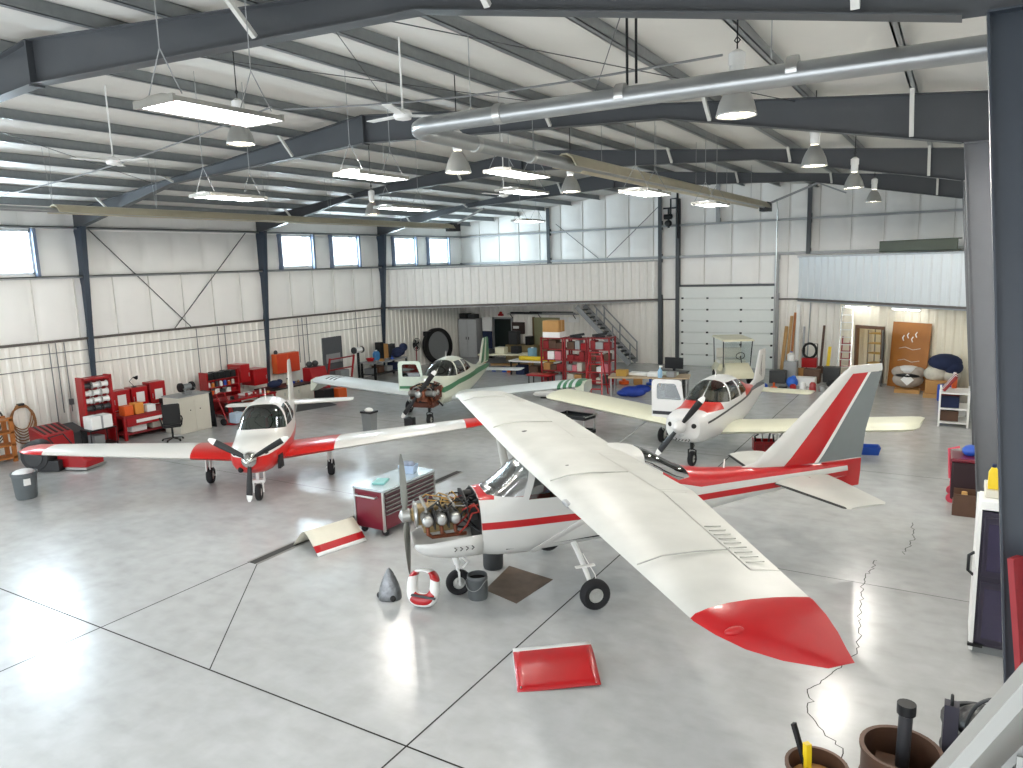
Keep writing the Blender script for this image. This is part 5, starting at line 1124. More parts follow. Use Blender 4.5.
crate('parts_tray', 'white parts tray on the low red bench', 'tray', -21.9,-21.5,17.3,17.8,.661,.72, M_paper); crate('storage_box', 'dark box beneath the low red bench', 'box', -21.9,-21.4,16.7,17.2,.171,.46, M_dgrey); crate('storage_box', 'orange box beneath the low red bench', 'box', -21.9,-21.45,17.5,17.9,.171,.4, M_orange)
for y0, y1, z0, z1, l in ((18.05,18.5,.95,1.62,'taller bright red wall cabinet beyond the red hutch'),(18.65,19.3,.75,1.36,'lower bright red wall cabinet next to the second left column')):
    t = thing('wall_cabinet', l, 'cabinet', (-22.9, (y0+y1)/2, z0)); w_ = (y1-y0)/2; MB().bx(-.4,.3,-w_,w_,0,z1-z0).build('body', M_red, t, bevel=.01); d = MB().bx(.3,.315,-w_+.02,w_-.02,.02,z1-z0-.02).build('door', M_red, t); MB().bx(.315,.33,w_-.08,w_-.05,.2,.34).build('handle', M_alu, d)
t = thing('wall_cabinet', 'orange-red double wall cabinet above the beige bench', 'cabinet', (-23.22, 20.78, .95)); MB().bx(-.1,.18,-.6,.6,0,.78).build('body', M_orange, t, bevel=.01)
for s in (1,-1): d = MB().bx(.18,.195,min(.02*s,.58*s),max(.02*s,.58*s),.02,.76).build('door', mat('orange_red_door','#cf4526',.4), t); MB().bx(.195,.21,.06*s-.012,.06*s+.012,.3,.42).build('handle', M_bmet, d)
MB().ell((0,-.45,.84),(.08,.08,.1)).build('lid_knob', M_dgrey, t)
t = thing('work_bench', 'beige cabinet bench with dark worktop behind the red plane\'s tail', 'bench', (-21.95, 19.6, 0)); MB().bx(-.45,.42,-1.1,1.0,0,.62).build('body', M_beige, t, bevel=.01); MB().bx(-.48,.46,-1.13,1.03,.62,.67).build('worktop', M_bmet, t)
for k in range(3): d = MB().bx(.42,.435,-1.05+.69*k,-.42+.69*k,.06,.58).build('door', mat('beige_door','#d8d3c6',.45), t); MB().bx(.435,.455,-.5+.69*k,-.47+.69*k,.35,.48).build('handle', M_alu, d)
b = MB(); b.ell((0,0,.14),(.2,.3,.14)); b.ell((.05,.2,.2),(.12,.12,.1)); tag(b.build('duffel_bag', M_navy, loc=(-21.9,19.0,.671)), 'navy bag slumped on the dark bench top', 'bag')
t = thing('parts_jar', 'cream jar on the dark bench top beyond the navy bag', 'jar', (-21.9,19.7,.671)); MB().lathe([(.09,0),(.1,.03),(.1,.2),(.08,.22)],16).build('jar_body', M_cream, t); MB().lathe([(.085,.22),(.085,.26),(.02,.27)],16).build('lid', M_bmet, t)
t = thing('tool_chest', 'red slant-lid tool box on a red base near the dark wall door', 'tool chest', (-21.85, 21.08, 0)); MB().bx(-.3,.35,-.4,.4,.02,.62).build('lower_cabinet', M_toolred, t, bevel=.01); MB().prism([(-.3,.63),(.3,.63),(.1,1.18),(-.3,1.18)],(0,-.42,0),(1,0,0),(0,0,1),(0,.84,0)).build('slant_lid', M_toolred, t, bevel=.012)
for z in (.1,.28,.46): d = MB().bx(.35,.365,-.37,.37,z,z+.15).build('drawer', M_red, t); MB().bx(.365,.38,-.2,.2,z+.11,z+.13).build('drawer_pull', M_alu, d)
for k, y in enumerate((-.18,.14)):
    b = MB(); b.ell((0,0,.12),(.13,.13,.12)); b.bx(-.14,.16,-.14,.14,.0,.02); tag(b.build('welding_helmet', M_dgrey, loc=(-22.0,21.08+y,1.181)), ['dark helmet on the slant-lid red tool box, nearer one','dark helmet on the slant-lid red tool box, farther one'][k], 'helmet')
dl = struct(MB().bx(XL+.02,XL+.1,23.1,24.25,0,2.08).build('door_3', mat('dark_grey_door','#55575a',.5)), 'dark grey door in the ribbed left wall'); MB().bx(XL+.1,XL+.11,23.25,24.1,.95,1.35).build('kick_panel', M_girt, dl); MB().bx(XL+.1,XL+.16,24.1,24.16,.95,1.1).build('door_handle', M_alu, dl)
t = thing('engine_stand', 'red frame engine stand in front of the dark wall door', 'stand', (-21.6, 22.4, 0))
for y in (-.75,.65): MB().bar((-.3,y,.05),(0,y,1.45),.06,.06).build('upright', M_toolred, t); MB().bx(-.4,.35,y-.04,y+.04,.0,.07).build('foot_rail', M_toolred, t)
for z in (.5,.95,1.4): MB().bar((-.3+.3*z/1.4,-.75,z),(-.3+.3*z/1.4,.65,z),.05,.05).build('cross_bar', M_dred, t)
MB().bx(-.2,.1,-.3,.2,.55,.9).build('gear_head', M_grey, t)
crate('storage_box', 'orange box on the floor in front of the red engine stand', 'box', -20.9,-20.5,20.9,21.35,0,.4, M_orange); crate('storage_box', 'black box on the floor beside the orange box, under the wing', 'box', -21.1,-20.6,20.2,20.75,0,.45, M_bmet)
t = thing('bench_grinder', 'white-headed grinder on a pedestal right of the dark wall door', 'grinder', (-22.8, 24.6, 0)); MB().cyl((0,0,0),(0,0,1.3),.06,12).build('pedestal', M_bmet, t); MB().lathe([(.22,0),(.22,.03),(.07,.06)],16).build('base', M_bmet, t); MB().cyl((0,-.2,1.42),(0,.2,1.42),.12,14).build('motor', M_white, t)
for s in (1,-1): MB().cyl((0,.22*s,1.42),(0,.28*s,1.42),.15,16).build('grinding_wheel', M_dgrey, t)
t = thing('work_bench', 'cluttered dark workbench with lower shelf behind the pale wing', 'bench', (-22.5, 26.0, 0)); MB().bx(-.45,.42,-1.15,1.15,.78,.84).build('bench_top', M_girt, t); MB().bx(-.45,.38,-1.1,1.1,.25,.29).build('lower_shelf', M_bmet, t)
for y in (-1.1,1.1):
    for x in (-.4,.38): MB().bx(x-.04,x+.04,y-.04,y+.04,0,.78).build('leg', M_bmet, t)
crate('cardboard_box', 'brown cardboard box standing on the dark workbench', 'box', -22.93,-22.7,26.15,26.55,.841,1.5, M_card); crate('parts_case', 'black case behind the cardboard box on the dark workbench', 'case', -22.9,-22.6,25.85,26.12,.841,1.62, M_bmet); crate('parts_case', 'black case left of the cardboard box on the dark workbench', 'case', -22.93,-22.7,26.6,27.05,.841,1.45, M_dgrey)
t = thing('jerry_can', 'blue jug with white cap on the dark workbench', 'jug', (-22.62,25.6,.841)); MB().loft([[Vector((x*s,y*s,z)) for x,y in ((-.1,-.15),(.1,-.15),(.1,.15),(-.1,.15))] for s,z in ((.95,0),(1,.3),(.6,.42))]).build('jug_body', mat('mid_blue_jug','#3d7fb8',.45), t, bevel=.02); MB().lathe([(.05,.42),(.05,.47)],12).build('cap', M_paper, t)
b = MB().lathe([(.02,0),(.13,.01),(.2,.14),(.19,.15),(.12,.03),(.01,.02)],20); tag(b.build('bowl', M_red, loc=(-22.6,25.15,.841)), 'bright red bowl on the dark workbench', 'bowl')
b = MB(); b.ell((0,0,.2),(.3,.35,.22)); b.ell((.1,.25,.38),(.2,.22,.2)); b.ell((.05,-.2,.1),(.28,.2,.14)); tag(b.build('tarp', M_navy, loc=(-22.36,26.85,.9)), 'dark navy tarp heaped on the end of the dark workbench', 'tarp')
for k, y in enumerate((25.1,25.6,26.2,26.7)): crate('storage_box', '%s box from the left under the dark workbench' % ORD[k], 'box', -22.8,-22.35,y-.18,y+.18,.291,.291+[.25,.3,.22,.32][k], [M_grey, M_brown, M_girt, M_navy][k])
t = thing('pedestal_fan', 'dark round pedestal fan on a red stand left of the big disc', 'fan', (-22.6, 28.5, 0)); MB().cyl((0,0,.05),(0,0,1.1),.03,10).build('pole', M_dred, t); MB().lathe([(.25,0),(.25,.04),(.04,.07)],18).build('base', M_dred, t); b = MB(); 
for q in (.14,.22,.3): b.tube([(0.05,q*cos(a),1.25+q*sin(a)) for a in [2*pi*k/20 for k in range(20)]], .014, 6, closed=True)
b.build('guard', M_bmet, t); MB().cyl((-.12,0,1.25),(.02,0,1.25),.09,14).build('motor', M_bmet, t)
for k in range(4): a = pi/2*k+.4; MB().box((.03,.15*cos(a),1.25+.15*sin(a)),(.015,.2,.1),Matrix.Rotation(a,3,'X')).build('fan_blade', M_dgrey, t)
t = thing('round_disc', 'large dark-rimmed round disc leaning on the ribbed wall behind the green plane', 'disc', (-23.0, 30.8, 0), -.2); b = MB(); b.lathe([(.74,-.14),(.92,-.14),(.92,.14),(.74,.14),(.74,-.14)], 36, (0,0,.92), (1,0,.1), caps=False); b.build('rim', M_black, t); MB().lathe([(.02,-.06),(.79,-.06),(.79,-.02),(.02,-.02)], 32, (0.05,0,.92), (1,0,.1)).build('disc_face', M_grey, t); b = MB(); b.bx(-.12,.2,-.85,-.55,1.5,1.72); b.build('top_box', M_bmet, t)
# ================================================================== BACK LEFT, UNDER THE MEZZANINE
t = thing('locker', 'tall pale grey cabinet against the back wall at left, with black cases on top', 'cabinet', (-22.75, 33.5, 0)); MB().bx(-.6,.6,-.3,.4,0,2.12).build('body', M_girt, t, bevel=.01)
for s in (1,-1): d = MB().bx(min(.01*s,.58*s),max(.01*s,.58*s),-.315,-.3,.05,2.08).build('door', mat('pale_locker','#c3c6c7',.45), t); MB().bx(.08*s-.015,.08*s+.015,-.34,-.315,1.0,1.15).build('handle', M_bmet, d)
crate('parts_case', 'left black case on top of the tall grey cabinet', 'case', -23.3,-22.8,33.25,33.75,2.121,2.4, M_bmet); crate('parts_case', 'right black case on top of the tall grey cabinet', 'case', -22.72,-22.3,33.25,33.75,2.121,2.36, M_dgrey)
t = thing('roll_banner', 'navy and white upright banner beside the tall grey cabinet', 'banner', (-21.72, 33.6, 0)); MB().bx(-.3,.3,-.02,.02,1.45,2.2).build('upper_panel', M_paper, t); MB().bx(-.3,.3,-.025,.02,.15,1.45).build('lower_panel', M_navy, t); MB().bx(-.34,.34,-.12,.12,0,.08).build('base', M_bmet, t)
d4 = struct(MB().bx(-21.5,-20.4,YB-.1,YB-.04,.05,2.1).build('door_4', mat('dark_green_glass_door','#1d2624',.2)), 'dark glazed door in the back wall under the mezzanine'); b = MB(); b.bx(-21.58,-21.48,YB-.12,YB,0,2.16); b.bx(-20.42,-20.32,YB-.12,YB,0,2.16); b.bx(-21.58,-20.32,YB-.12,YB,2.08,2.16); b.build('door_frame', M_girt, d4)
t = thing('red_sign', 'small red alarm above the dark glazed door', 'sign', (-21.05, YB-.1, 2.24)); MB().bx(-.14,.14,-.05,.06,0,.12).build('base', M_red, t); MB().lathe([(.09,.12),(.08,.2),(.02,.24)],14).build('lens', mat('red_lens','#e0453a',.25), t)  # red lamp shape added in place of an unreadable red sign
t = thing('notice_board', 'dark notice board with white sheet right of the glazed door', 'board', (-19.95, YB-.14, 1.3)); MB().bx(-.38,.38,-.03,.03,0,.62).build('board', mat('dark_brown_board','#3a2b26',.6), t); MB().bx(-.3,.05,-.04,-.03,.28,.42).build('sheet', M_paper, t)
d5 = struct(MB().bx(-19.0,-17.5,YB-.12,YB-.05,0,2.18).build('door_5', mat('olive_door','#8a8a68',.5)), 'olive door panel in the back wall behind the red racks'); MB().bx(-19.1,-19.0,YB-.14,YB,0,2.2).build('door_frame', mat('brown_frame','#6a5638',.6), d5)
t = thing('wall_shelf', 'high wall shelf loaded with long dark pipes above the olive door', 'shelf', (-18.6, YB-.22, 2.35)); MB().bx(-1.9,2.2,-.16,.16,0,.03).build('shelf_board', M_girt, t)
for x in (-1.7,0,2.0): MB().bar((x,.14,-.22),(x,-.14,0),.03,.03).build('bracket', M_bmet, t)
for k, (x0, x1, y, r) in enumerate(((-1.7,.0,-.09,.05),(-.6,1.9,.04,.06),(.2,2.1,-.09,.04))): tag(MB().cyl((-18.6+x0,YB-.22+y,2.381+r),(-18.6+x1,YB-.22+y,2.381+r),r,10).build('steel_pipe', [M_bmet,M_dgrey,M_girt][k]), ['longest black pipe at front of the high wall shelf','thick dark pipe at rear of the high wall shelf','pale pipe at right of the high wall shelf'][k], 'pipe', 'pipes on the high wall shelf')
tag(MB().bx(-.9,-.2,-.03,.0,0,.26).build('notice_sheet', M_paper, loc=(-16.9, YB-.05, 1.95)), 'left white notice on the back wall, just right of the olive door', 'notice'); tag(MB().bx(-.1,.5,-.03,.0,0,.26).build('notice_sheet', M_paper, loc=(-16.9, YB-.05, 1.95)), 'right white notice on the back wall, farther from the olive door', 'notice')
for k, (x, w_, h, m, l) in enumerate(((-19.9,.5,.7,M_dgrey,'dark machine on the cabinet below the notice board'),(-19.0,.3,.45,M_bmet,'small black speaker on the cabinet beside the olive door'))): crate('bench_machine', l, 'machine', x-w_/2,x+w_/2,33.2,33.6,.801,.801+h, m)
crate('steel_cabinet', 'tan low cabinet under the notice board', 'cabinet', -20.3,-18.6,33.1,33.75,0,.8, mat('tan_cabinet','#8f7d55',.5))
t = thing('parts_table', 'long cream table covered with parts, behind the green plane\'s tail', 'table', (-18.3, 29.9, 0), .28); MB().bx(-1.3,1.3,-.4,.4,.74,.8).build('table_top', M_cream, t)
for x in (-1.2,1.2):
    for y in (-.35,.35): MB().bx(x-.04,x+.04,y-.04,y+.04,0,.74).build('leg', M_wood, t)
MB().bx(-1.2,1.2,-.3,.3,.25,.28).build('lower_shelf', M_wood, t)
for k, (x, y, w_, h, m, l) in enumerate(((-19.1,29.6,.45,.22,M_dgrey,'grey gearbox at left on the long cream table'),(-18.5,29.8,.5,.3,M_cream,'cream case in the middle of the long cream table'),(-17.8,30.0,.4,.35,M_bmet,'black part at the right of the long cream table'))): crate('engine_part', l, 'part', x-w_/2,x+w_/2,y-.2,y+.2,.801,.801+h, m, .03)
t = thing('work_table', 'white work table holding a yellow tube, left of the red racks', 'table', (-16.1, 29.0, 0)); MB().bx(-1.3,1.1,-.4,.4,.6,.66).build('table_top', M_white, t)
for x in (-1.2,1.0):
    for y in (-.35,.35): MB().bx(x-.03,x+.03,y-.03,y+.03,0,.6).build('leg', M_bmet, t)
tag(MB().cyl((-16.9,28.78,.765),(-15.1,28.78,.765),.1,14).build('pipe_tube', M_yellow), 'long yellow tube lying on the white work table', 'tube')
t = thing('plastic_drum', 'pale blue drum on the white work table before the olive door', 'drum', (-16.45,29.15,.661)); MB().lathe([(.2,0),(.21,.03),(.21,.5),(.19,.53),(.01,.53)],20).build('drum_body', mat('pale_blue_drum','#79a6ba',.45), t); MB().lathe([(.06,.53),(.06,.57),(.01,.57)],12).build('cap', M_paper, t)
for k, (x, m) in enumerate(((-16.9,M_navy),(-16.2,M_brown),(-15.6,M_brown))): crate('storage_box', ['navy box under the white work table','brown crate in the middle under the white work table','brown crate at right under the white work table'][k], 'box', x-.22,x+.22,28.75,29.2,0,.42, m)
t = thing('mechanic_stool', 'red low trolley seat in front of the red racks', 'stool', (-14.6, 26.6, 0)); MB().bx(-.6,.5,-.25,.25,.38,.46).build('seat', M_toolred, t, bevel=.02)
for x in (-.5,.4):
    for y in (-.2,.2): MB().cyl((x,y,.0),(x,y,.38),.025,8).build('leg', M_bmet, t)
def rack(x0, x1, y, top, label, seed):
    R_ = random.Random(seed); t = thing('storage_rack', label, 'rack', ((x0+x1)/2, y, 0), 0, 'red steel racks below the stairs'); w_ = (x1-x0)/2
    for sx in (-1,1):
        for sy in (-.3,.3): MB().bx(sx*w_-.03,sx*w_+.03,sy-.03,sy+.03,0,top).build('upright', M_dred, t)
    zs = [.12 + (top-.16)*k/4 for k in range(5)]
    for z in zs: MB().bx(-w_,w_,-.32,.32,z-.02,z+.02).build('shelf', M_dred, t)
    short = label.split(',')[0]
    for i, z in enumerate(zs[:4]):
        x = -w_+.06; j = 0
        while x < w_-.2:
            ww = R_.uniform(.18,.34); hh = R_.uniform(.2,.37); m = R_.choice([M_dred, M_brown, M_dred, M_girt, M_paper, M_toolred, M_brown, M_dgrey, M_card, M_dred, M_brown, mat('pink_box','#c9737c',.6), M_beige])
            ww = min(ww, w_-.05-x)
            crate('parts_box', '%s box from the left on the %s shelf of the %s' % (ORD[j], ['bottom','second','third','fourth'][i], short), 'box', (x0+x1)/2+x,(x0+x1)/2+x+ww,y-.26,y+.1,z+.021,z+.021+hh, m, .01, 'boxes stored in the red racks')
            x += ww + R_.uniform(.01,.05); j += 1
    return zs[-1]
za = rack(-14.75,-13.75,27.2,1.95,'left red rack, topped by a big cardboard box',3)
crate('cardboard_box', 'large cardboard box on top of the left red rack', 'box', -14.7,-13.95,26.95,27.5,za+.25,za+.72, M_card, tape=mat('packing_tape','#caa36a',.4)); crate('storage_box', 'white flat carton below the large cardboard box', 'box', -14.7,-13.9,26.95,27.45,za+.021,za+.25, M_paper)
zb = rack(-13.65,-12.7,27.2,1.95,'middle red rack, with loose parts on top',5)
zc = rack(-12.6,-11.7,27.2,2.0,'right red rack, beside the stairs',8)
for k, (x, z, m, l) in enumerate(((-13.2,zb,M_bmet,'black tube bundle on top of the middle red rack'),(-12.2,zc,M_bmet,'black bracket on top of the right red rack'))):
    b = MB(); b.bar((-.3,0,.06),(.3,.05,.16),.1,.1); b.bar((-.2,.1,.04),(.25,-.1,.05),.08,.08); tag(b.build('loose_part', m, loc=(x,27.1,z+.021)), l, 'part')
t = thing('step_ladder', 'red step ladder standing before the right red rack', 'ladder', (-11.5, 25.1, 0), .1)
for s in (1,-1): MB().bar((.0-.36*s,-.3,0),(-.22*s,.12,1.62),.05,.03).build('front_rail', M_red, t); MB().bar((-.34*s,.5,0),(-.22*s,.16,1.6),.04,.03).build('rear_rail', M_red, t)
for k in range(5): z = .28+.3*k; MB().bx(-.34+.026*k,.34-.026*k,-.3+.26*z-.07,-.3+.26*z+.07,z,z+.03).build('step', M_red, t)
MB().bx(-.25,.25,.05,.25,1.6,1.64).build('top_cap', M_toolred, t)
t = thing('work_table', 'long work table littered with white parts, below the stairs', 'table', (-9.6, 25.6, 0), .25); MB().bx(-1.4,1.5,-.5,.5,.74,.79).build('table_top', mat('worn_table_top','#b49f83',.6), t)
for x in (-1.3,1.4):
    for y in (-.45,.45): MB().bx(x-.03,x+.03,y-.03,y+.03,0,.74).build('leg', M_girt, t)
for k, (x, y, sx, sy, h, m, l) in enumerate(((-10.45,25.2,.4,.3,.24,mat('ochre_box','#b08a3c',.6),'ochre box at the left end of the littered work table'),(-9.95,25.6,.7,.4,.1,M_paper,'flat white part left of centre on the littered table'),(-9.3,25.5,.5,.35,.16,M_paper,'white part in the centre of the littered table'),(-9.0,25.95,.8,.3,.12,mat('mint_part','#c9d8d2',.5),'mint sheet part at the rear of the littered table'),(-8.7,25.55,.3,.3,.2,M_girt,'grey part at the right of the littered table'))): crate('bench_part', l, 'part', x-sx/2,x+sx/2,y-sy/2,y+sy/2,.791,.791+h, m, .02)
t = thing('spray_bottle', 'pale blue bottle leaning on the littered work table', 'bottle', (-9.0,25.2,.795)); MB().lathe([(.07,0),(.08,.03),(.08,.26),(.03,.34),(.03,.38)],14).build('bottle_body', mat('pale_blue_bottle','#9cc3e0',.35), t); MB().bx(-.03,.08,-.03,.03,.38,.44).build('spray_head', M_paper, t)
b = MB(); b.ell((0,0,.2),(.5,.3,.2)); b.ell((.3,.1,.3),(.35,.25,.15)); b.ell((-.35,.0,.12),(.3,.25,.13)); tag(b.build('tarp', mat('royal_blue_tarp','#1d3c9a',.6,var=.2,bump=.4), loc=(-10.1,25.4,0)), 'royal blue tarp heaped under the littered work table', 'tarp')
crate('storage_box', 'black crate under the right end of the littered table', 'crate', -9.0,-8.3,25.7,26.2,0,.45, M_bmet)
t = thing('computer_monitor', 'black monitor on a dark stand by the post left of the overhead door', 'monitor', (-9.15, 27.2, 0)); MB().bx(-.5,.5,-.3,.3,.7,.75).build('stand_shelf', M_dgrey, t)
for s in (1,-1): MB().bx(.42*s-.03,.42*s+.03,-.25,.25,0,.7).build('stand_leg', M_dgrey, t)
MB().bx(-.36,.36,-.05,.0,.85,1.28).build('screen', M_bmet, t, bevel=.01); MB().bx(-.05,.05,-.03,.03,.75,.9).build('monitor_foot', M_bmet, t)
# stairs up to the left mezzanine
t = thing('staircase', 'grey steel staircase climbing left to the mezzanine along the back wall', 'stairs', (-14.5, 33.3, 0)); A_, B_ = Vector((-1.5,0,2.82)), Vector((1.25,0,0.1)); 
for y in (-.45,.45): MB().bar(A_+Vector((0,y,0)),B_+Vector((0,y,.0)),.04,.24,up=(0,0,1)).build('stringer', M_girt, t)
for k in range(14): q = (k+1)/15; p = B_.lerp(A_, q); MB().bx(p.x-.14,p.x+.14,-.44,.44,p.z-.02,p.z+.02).build('tread', M_dgrey, t)
C_ = B_.lerp(A_, .65)
for y in (-.45,.45):
    MB().bar(C_+Vector((.03,y,.95)),B_+Vector((.05,y,.95)),.05,.05).build('handrail', M_girt, t); MB().bar(B_.lerp(A_,.82)+Vector((.03,y,.5)),B_+Vector((.05,y,.5)),.035,.035).build('mid_rail', M_girt, t)
    for q in (0,.32,.62): p = B_.lerp(A_, q)+Vector((.03,y,0)); MB().bar(p,p+Vector((0,0,.97)),.05,.05).build('rail_post', M_girt, t)
# ================================================================== BACK RIGHT
t = thing('golf_cart', 'cream golf cart with a canopy in front of the overhead door', 'golf cart', (-7.65, 29.9, 0), radians(-62))
b = MB().loft([[Vector((x, .55*s, z)) for s, z in ((-1,.3),(-1.05,.5),(-.85,zt),(.85,zt),(1.05,.5),(1,.3))] for x, zt in ((1.15,.55),(1.05,.72),(.6,.85),(.5,.5),(-.1,.45),(-.15,.75),(-1.0,.78),(-1.15,.6))]); b.build('body', M_cream, t, smooth=50)
MB().bx(-.6,.05,-.52,.52,.76,.9).build('seat', mat('white_seat','#e6e3d8',.6), t, bevel=.03); MB().box((-.66,0,1.12),(.1,1.0,.4)).build('seat_back', mat('white_seat','#e6e3d8'), t, bevel=.03)
b = MB(); b.loft([[Vector((x,.62*s,z)) for s,z in ((-1,1.76),(-.9,1.82),(.9,1.82),(1,1.76),(.9,1.74),(-.9,1.74))] for x in (.95,.4,-.5,-1.0)]); b.build('canopy', M_cream, t)
for x, xt in ((.7,.85),(-.9,-.85)):
    for s in (1,-1): MB().tube([(x,.52*s,.7),(xt,.56*s,1.76)], .02, 8).build('canopy_post', M_bmet, t)
MB().prism([(-.5,.9),(.5,.9),(.54,1.7),(-.54,1.7)],(.78,0,0),(0,1,0),(0,0,1),(.012,0,0)).build('windscreen', glass('golf_cart_glass','#f0f4f4',.03), t)
MB().tube([(.45,.26,.8),(.22,.26,1.08)], .018, 8).build('steering_column', M_bmet, t); MB().tube([(.22+.06*cos(a),.26+.17*sin(a),1.08+.14*cos(a)) for a in [2*pi*k/18 for k in range(18)]], .014, 6, closed=True).build('steering_wheel', M_bmet, t)
for x in (.75,-.78):
    for s in (1,-1): MB().lathe([(.05,-.09),(.16,-.09),(.22,-.06),(.22,.06),(.16,.09),(.05,.09)],20,(x,.5*s,.22),(0,1,0)).build('wheel', M_black, t)
for k, (x, w_, h, lean, m, l) in enumerate(((-6.45,.14,1.9,.28,M_wood,'short brown board leaning beside the overhead door'),(-6.25,.12,2.35,.22,M_wood,'tall tan board second from the overhead door'),(-6.1,.1,2.5,.18,mat('orange_timber','#a8662c'),'narrow orange board third from the overhead door'),(-5.88,.14,2.85,.06,M_paper,'tallest white plank leaning on the back wall'),(-5.62,.08,1.9,.1,M_girt,'grey strip leaning right of the white plank'))):
    b = MB(); b.bar((0,-lean-.12,0),(.1 if k < 3 else 0,0,h),.03,w_,up=(1,0,0)); tag(b.build('timber_board', m, loc=(x,YB-.14,.02)), l, 'board', 'boards leaning on the back wall')
b = MB(); b.cyl((0,-.3,0),(.05,-.04,2.95),.025,8); tag(b.build('steel_pole', M_girt, loc=(-5.45,YB-.06,.0)), 'thin grey pole leaning on the back wall right of the boards', 'pole')
t = thing('pressure_washer', 'red and black pressure washer standing against the back wall', 'washer', (-5.15, 32.6, 0)); MB().bx(-.3,.3,-.2,.2,.35,.75).build('motor_cover', M_red, t, bevel=.04); MB().tube([(-.25,.2,.5),(-.25,.25,1.3),(.25,.25,1.3),(.25,.2,.5)], .02, 8).build('handle', M_bmet, t); MB().tube([(.0+.26*cos(a),-.1,1.05+.3*sin(a)) for a in [2*pi*k/20 for k in range(20)]], .05, 8, closed=True).build('hose_reel', M_black, t)
for s in (1,-1): MB().lathe([(.03,-.05),(.16,-.05),(.16,.05),(.03,.05)],16,(.3*s,.05,.16),(1,0,0)).build('wheel', M_black, t)
b = MB(); b.cyl((0,-.1,.03),(.06,.2,2.0),.05,8); b.bx(-.12,.12,-.14,-.06,.0,.3); tag(b.build('rolled_sheet', M_brown, loc=(-4.85,33.5,0)), 'brown rolled sheet leaning behind the pressure washer', 'roll')
t = thing('extension_ladder', 'aluminium extension ladder leaning on the back wall left of the open door', 'ladder', (-3.72, 32.15, 0))
for s in (1,-1): MB().bar((.24*s,-.55,0),(.2*s,.0,2.93),.05,.025).build('side_rail', M_alu, t)
for k in range(10): z = .25+.29*k; MB().cyl((-.22,-.55+.55*z/3,z),(.22,-.55+.55*z/3,z),.016,8).build('rung', M_white, t)
t = thing('step_ladder', 'folded dark red ladder behind the aluminium ladder', 'ladder', (-3.75, 32.28, 0))
for s in (1,-1): MB().bar((.17*s,-.3,0),(.14*s,.1,1.7),.05,.03).build('side_rail', M_dred, t)
for k in range(5): z = .2+.3*k; MB().bx(-.16,.16,-.3+.235*z-.05,-.3+.235*z+.05,z,z+.03).build('step', M_dred, t)
b = MB(); b.bar((0,-.3,0),(.04,.1,1.25),.12,.03); tag(b.build('timber_board', M_yellow, loc=(-4.4,32.3,.0)), 'yellow board standing left of the ladders', 'board')
t = thing('plywood_sheet', 'orange plywood sheet with pale hooks leaning right of the open door', 'board', tuple(sw(2.5,0,.3)), atan2(dd.y, dd.x)); t.rotation_euler.x = radians(-4.5)
MB().bx(0,1.52,-.02,.0,0,2.42).build('sheet', M_ply, t)
for x, z in ((.5,1.75),(.68,1.85),(.86,1.72),(1.0,1.9)): MB().tube([(x,-.02,z+.18),(x,-.1,z+.1),(x+.05,-.1,z),(x+.02,-.12,z+.08)], .02, 6).build('hook', M_paper, t)
for z in (1.45,1.0): MB().tube([(.35,-.03,z),(.6,-.03,z+.06),(.9,-.03,z-.02),(1.2,-.03,z+.05)], .012, 6).build('wire', M_beige, t)
t = thing('wrapped_engine', 'engine wrapped in grey and white padding before the plywood sheet', 'engine', (-1.38, 29.75, 0)); MB().bx(-.4,.4,-.3,.3,.0,.12).build('pallet', M_wood, t)
b = MB(); b.ell((0,0,.45),(.5,.36,.3)); b.ell((-.28,.05,.72),(.26,.26,.2)); b.ell((.3,0,.72),(.26,.26,.2)); b.build('padding', mat('padding_wrap','#a79d92',.8,var=.35,scale=5,bump=.6), t); MB().ell((0,.05,.8),(.42,.25,.16)).build('plastic_cover', mat('clear_wrap','#d5d6d4',.3), t); MB().ell((0,-.1,.62),(.42,.3,.08)).build('strap', M_bmet, t)
o = MB().box((0,-.36,.5),(.3,.015,.3),Matrix.Rotation(pi/4,3,'Y')).build('label_sheet', M_paper, t)
t = thing('covered_pallet', 'pile of bags under a navy cover at the right of the plywood sheet', 'pile', (-.3, 29.15, 0)); MB().bx(-.55,.5,-.4,.4,.0,.14).build('pallet', M_wood, t); b = MB(); b.bx(-.5,.45,-.35,.35,.14,.6); b.build('carton_stack', M_card, t, bevel=.03)
b = MB(); b.ell((-.2,0,.8),(.38,.35,.28)); b.ell((.25,0,.75),(.32,.35,.22)); b.build('white_bags', mat('pale_bag','#c9c3b4',.8,var=.3,bump=.5), t); b = MB(); b.ell((.05,0,1.2),(.52,.42,.3)); b.ell((.3,-.1,1.05),(.3,.3,.25)); b.build('navy_cover', M_navy, t)
t = thing('plastic_drum', 'blue plastic drum in front of the navy-covered pile', 'drum', (-.2, 28.4, 0)); MB().lathe([(.22,0),(.23,.03),(.23,.5),(.21,.54),(.01,.54)],22).build('drum_body', M_bluep, t); MB().bx(-.05,.1,-.24,-.22,.15,.38).build('label_sheet', M_paper, t)
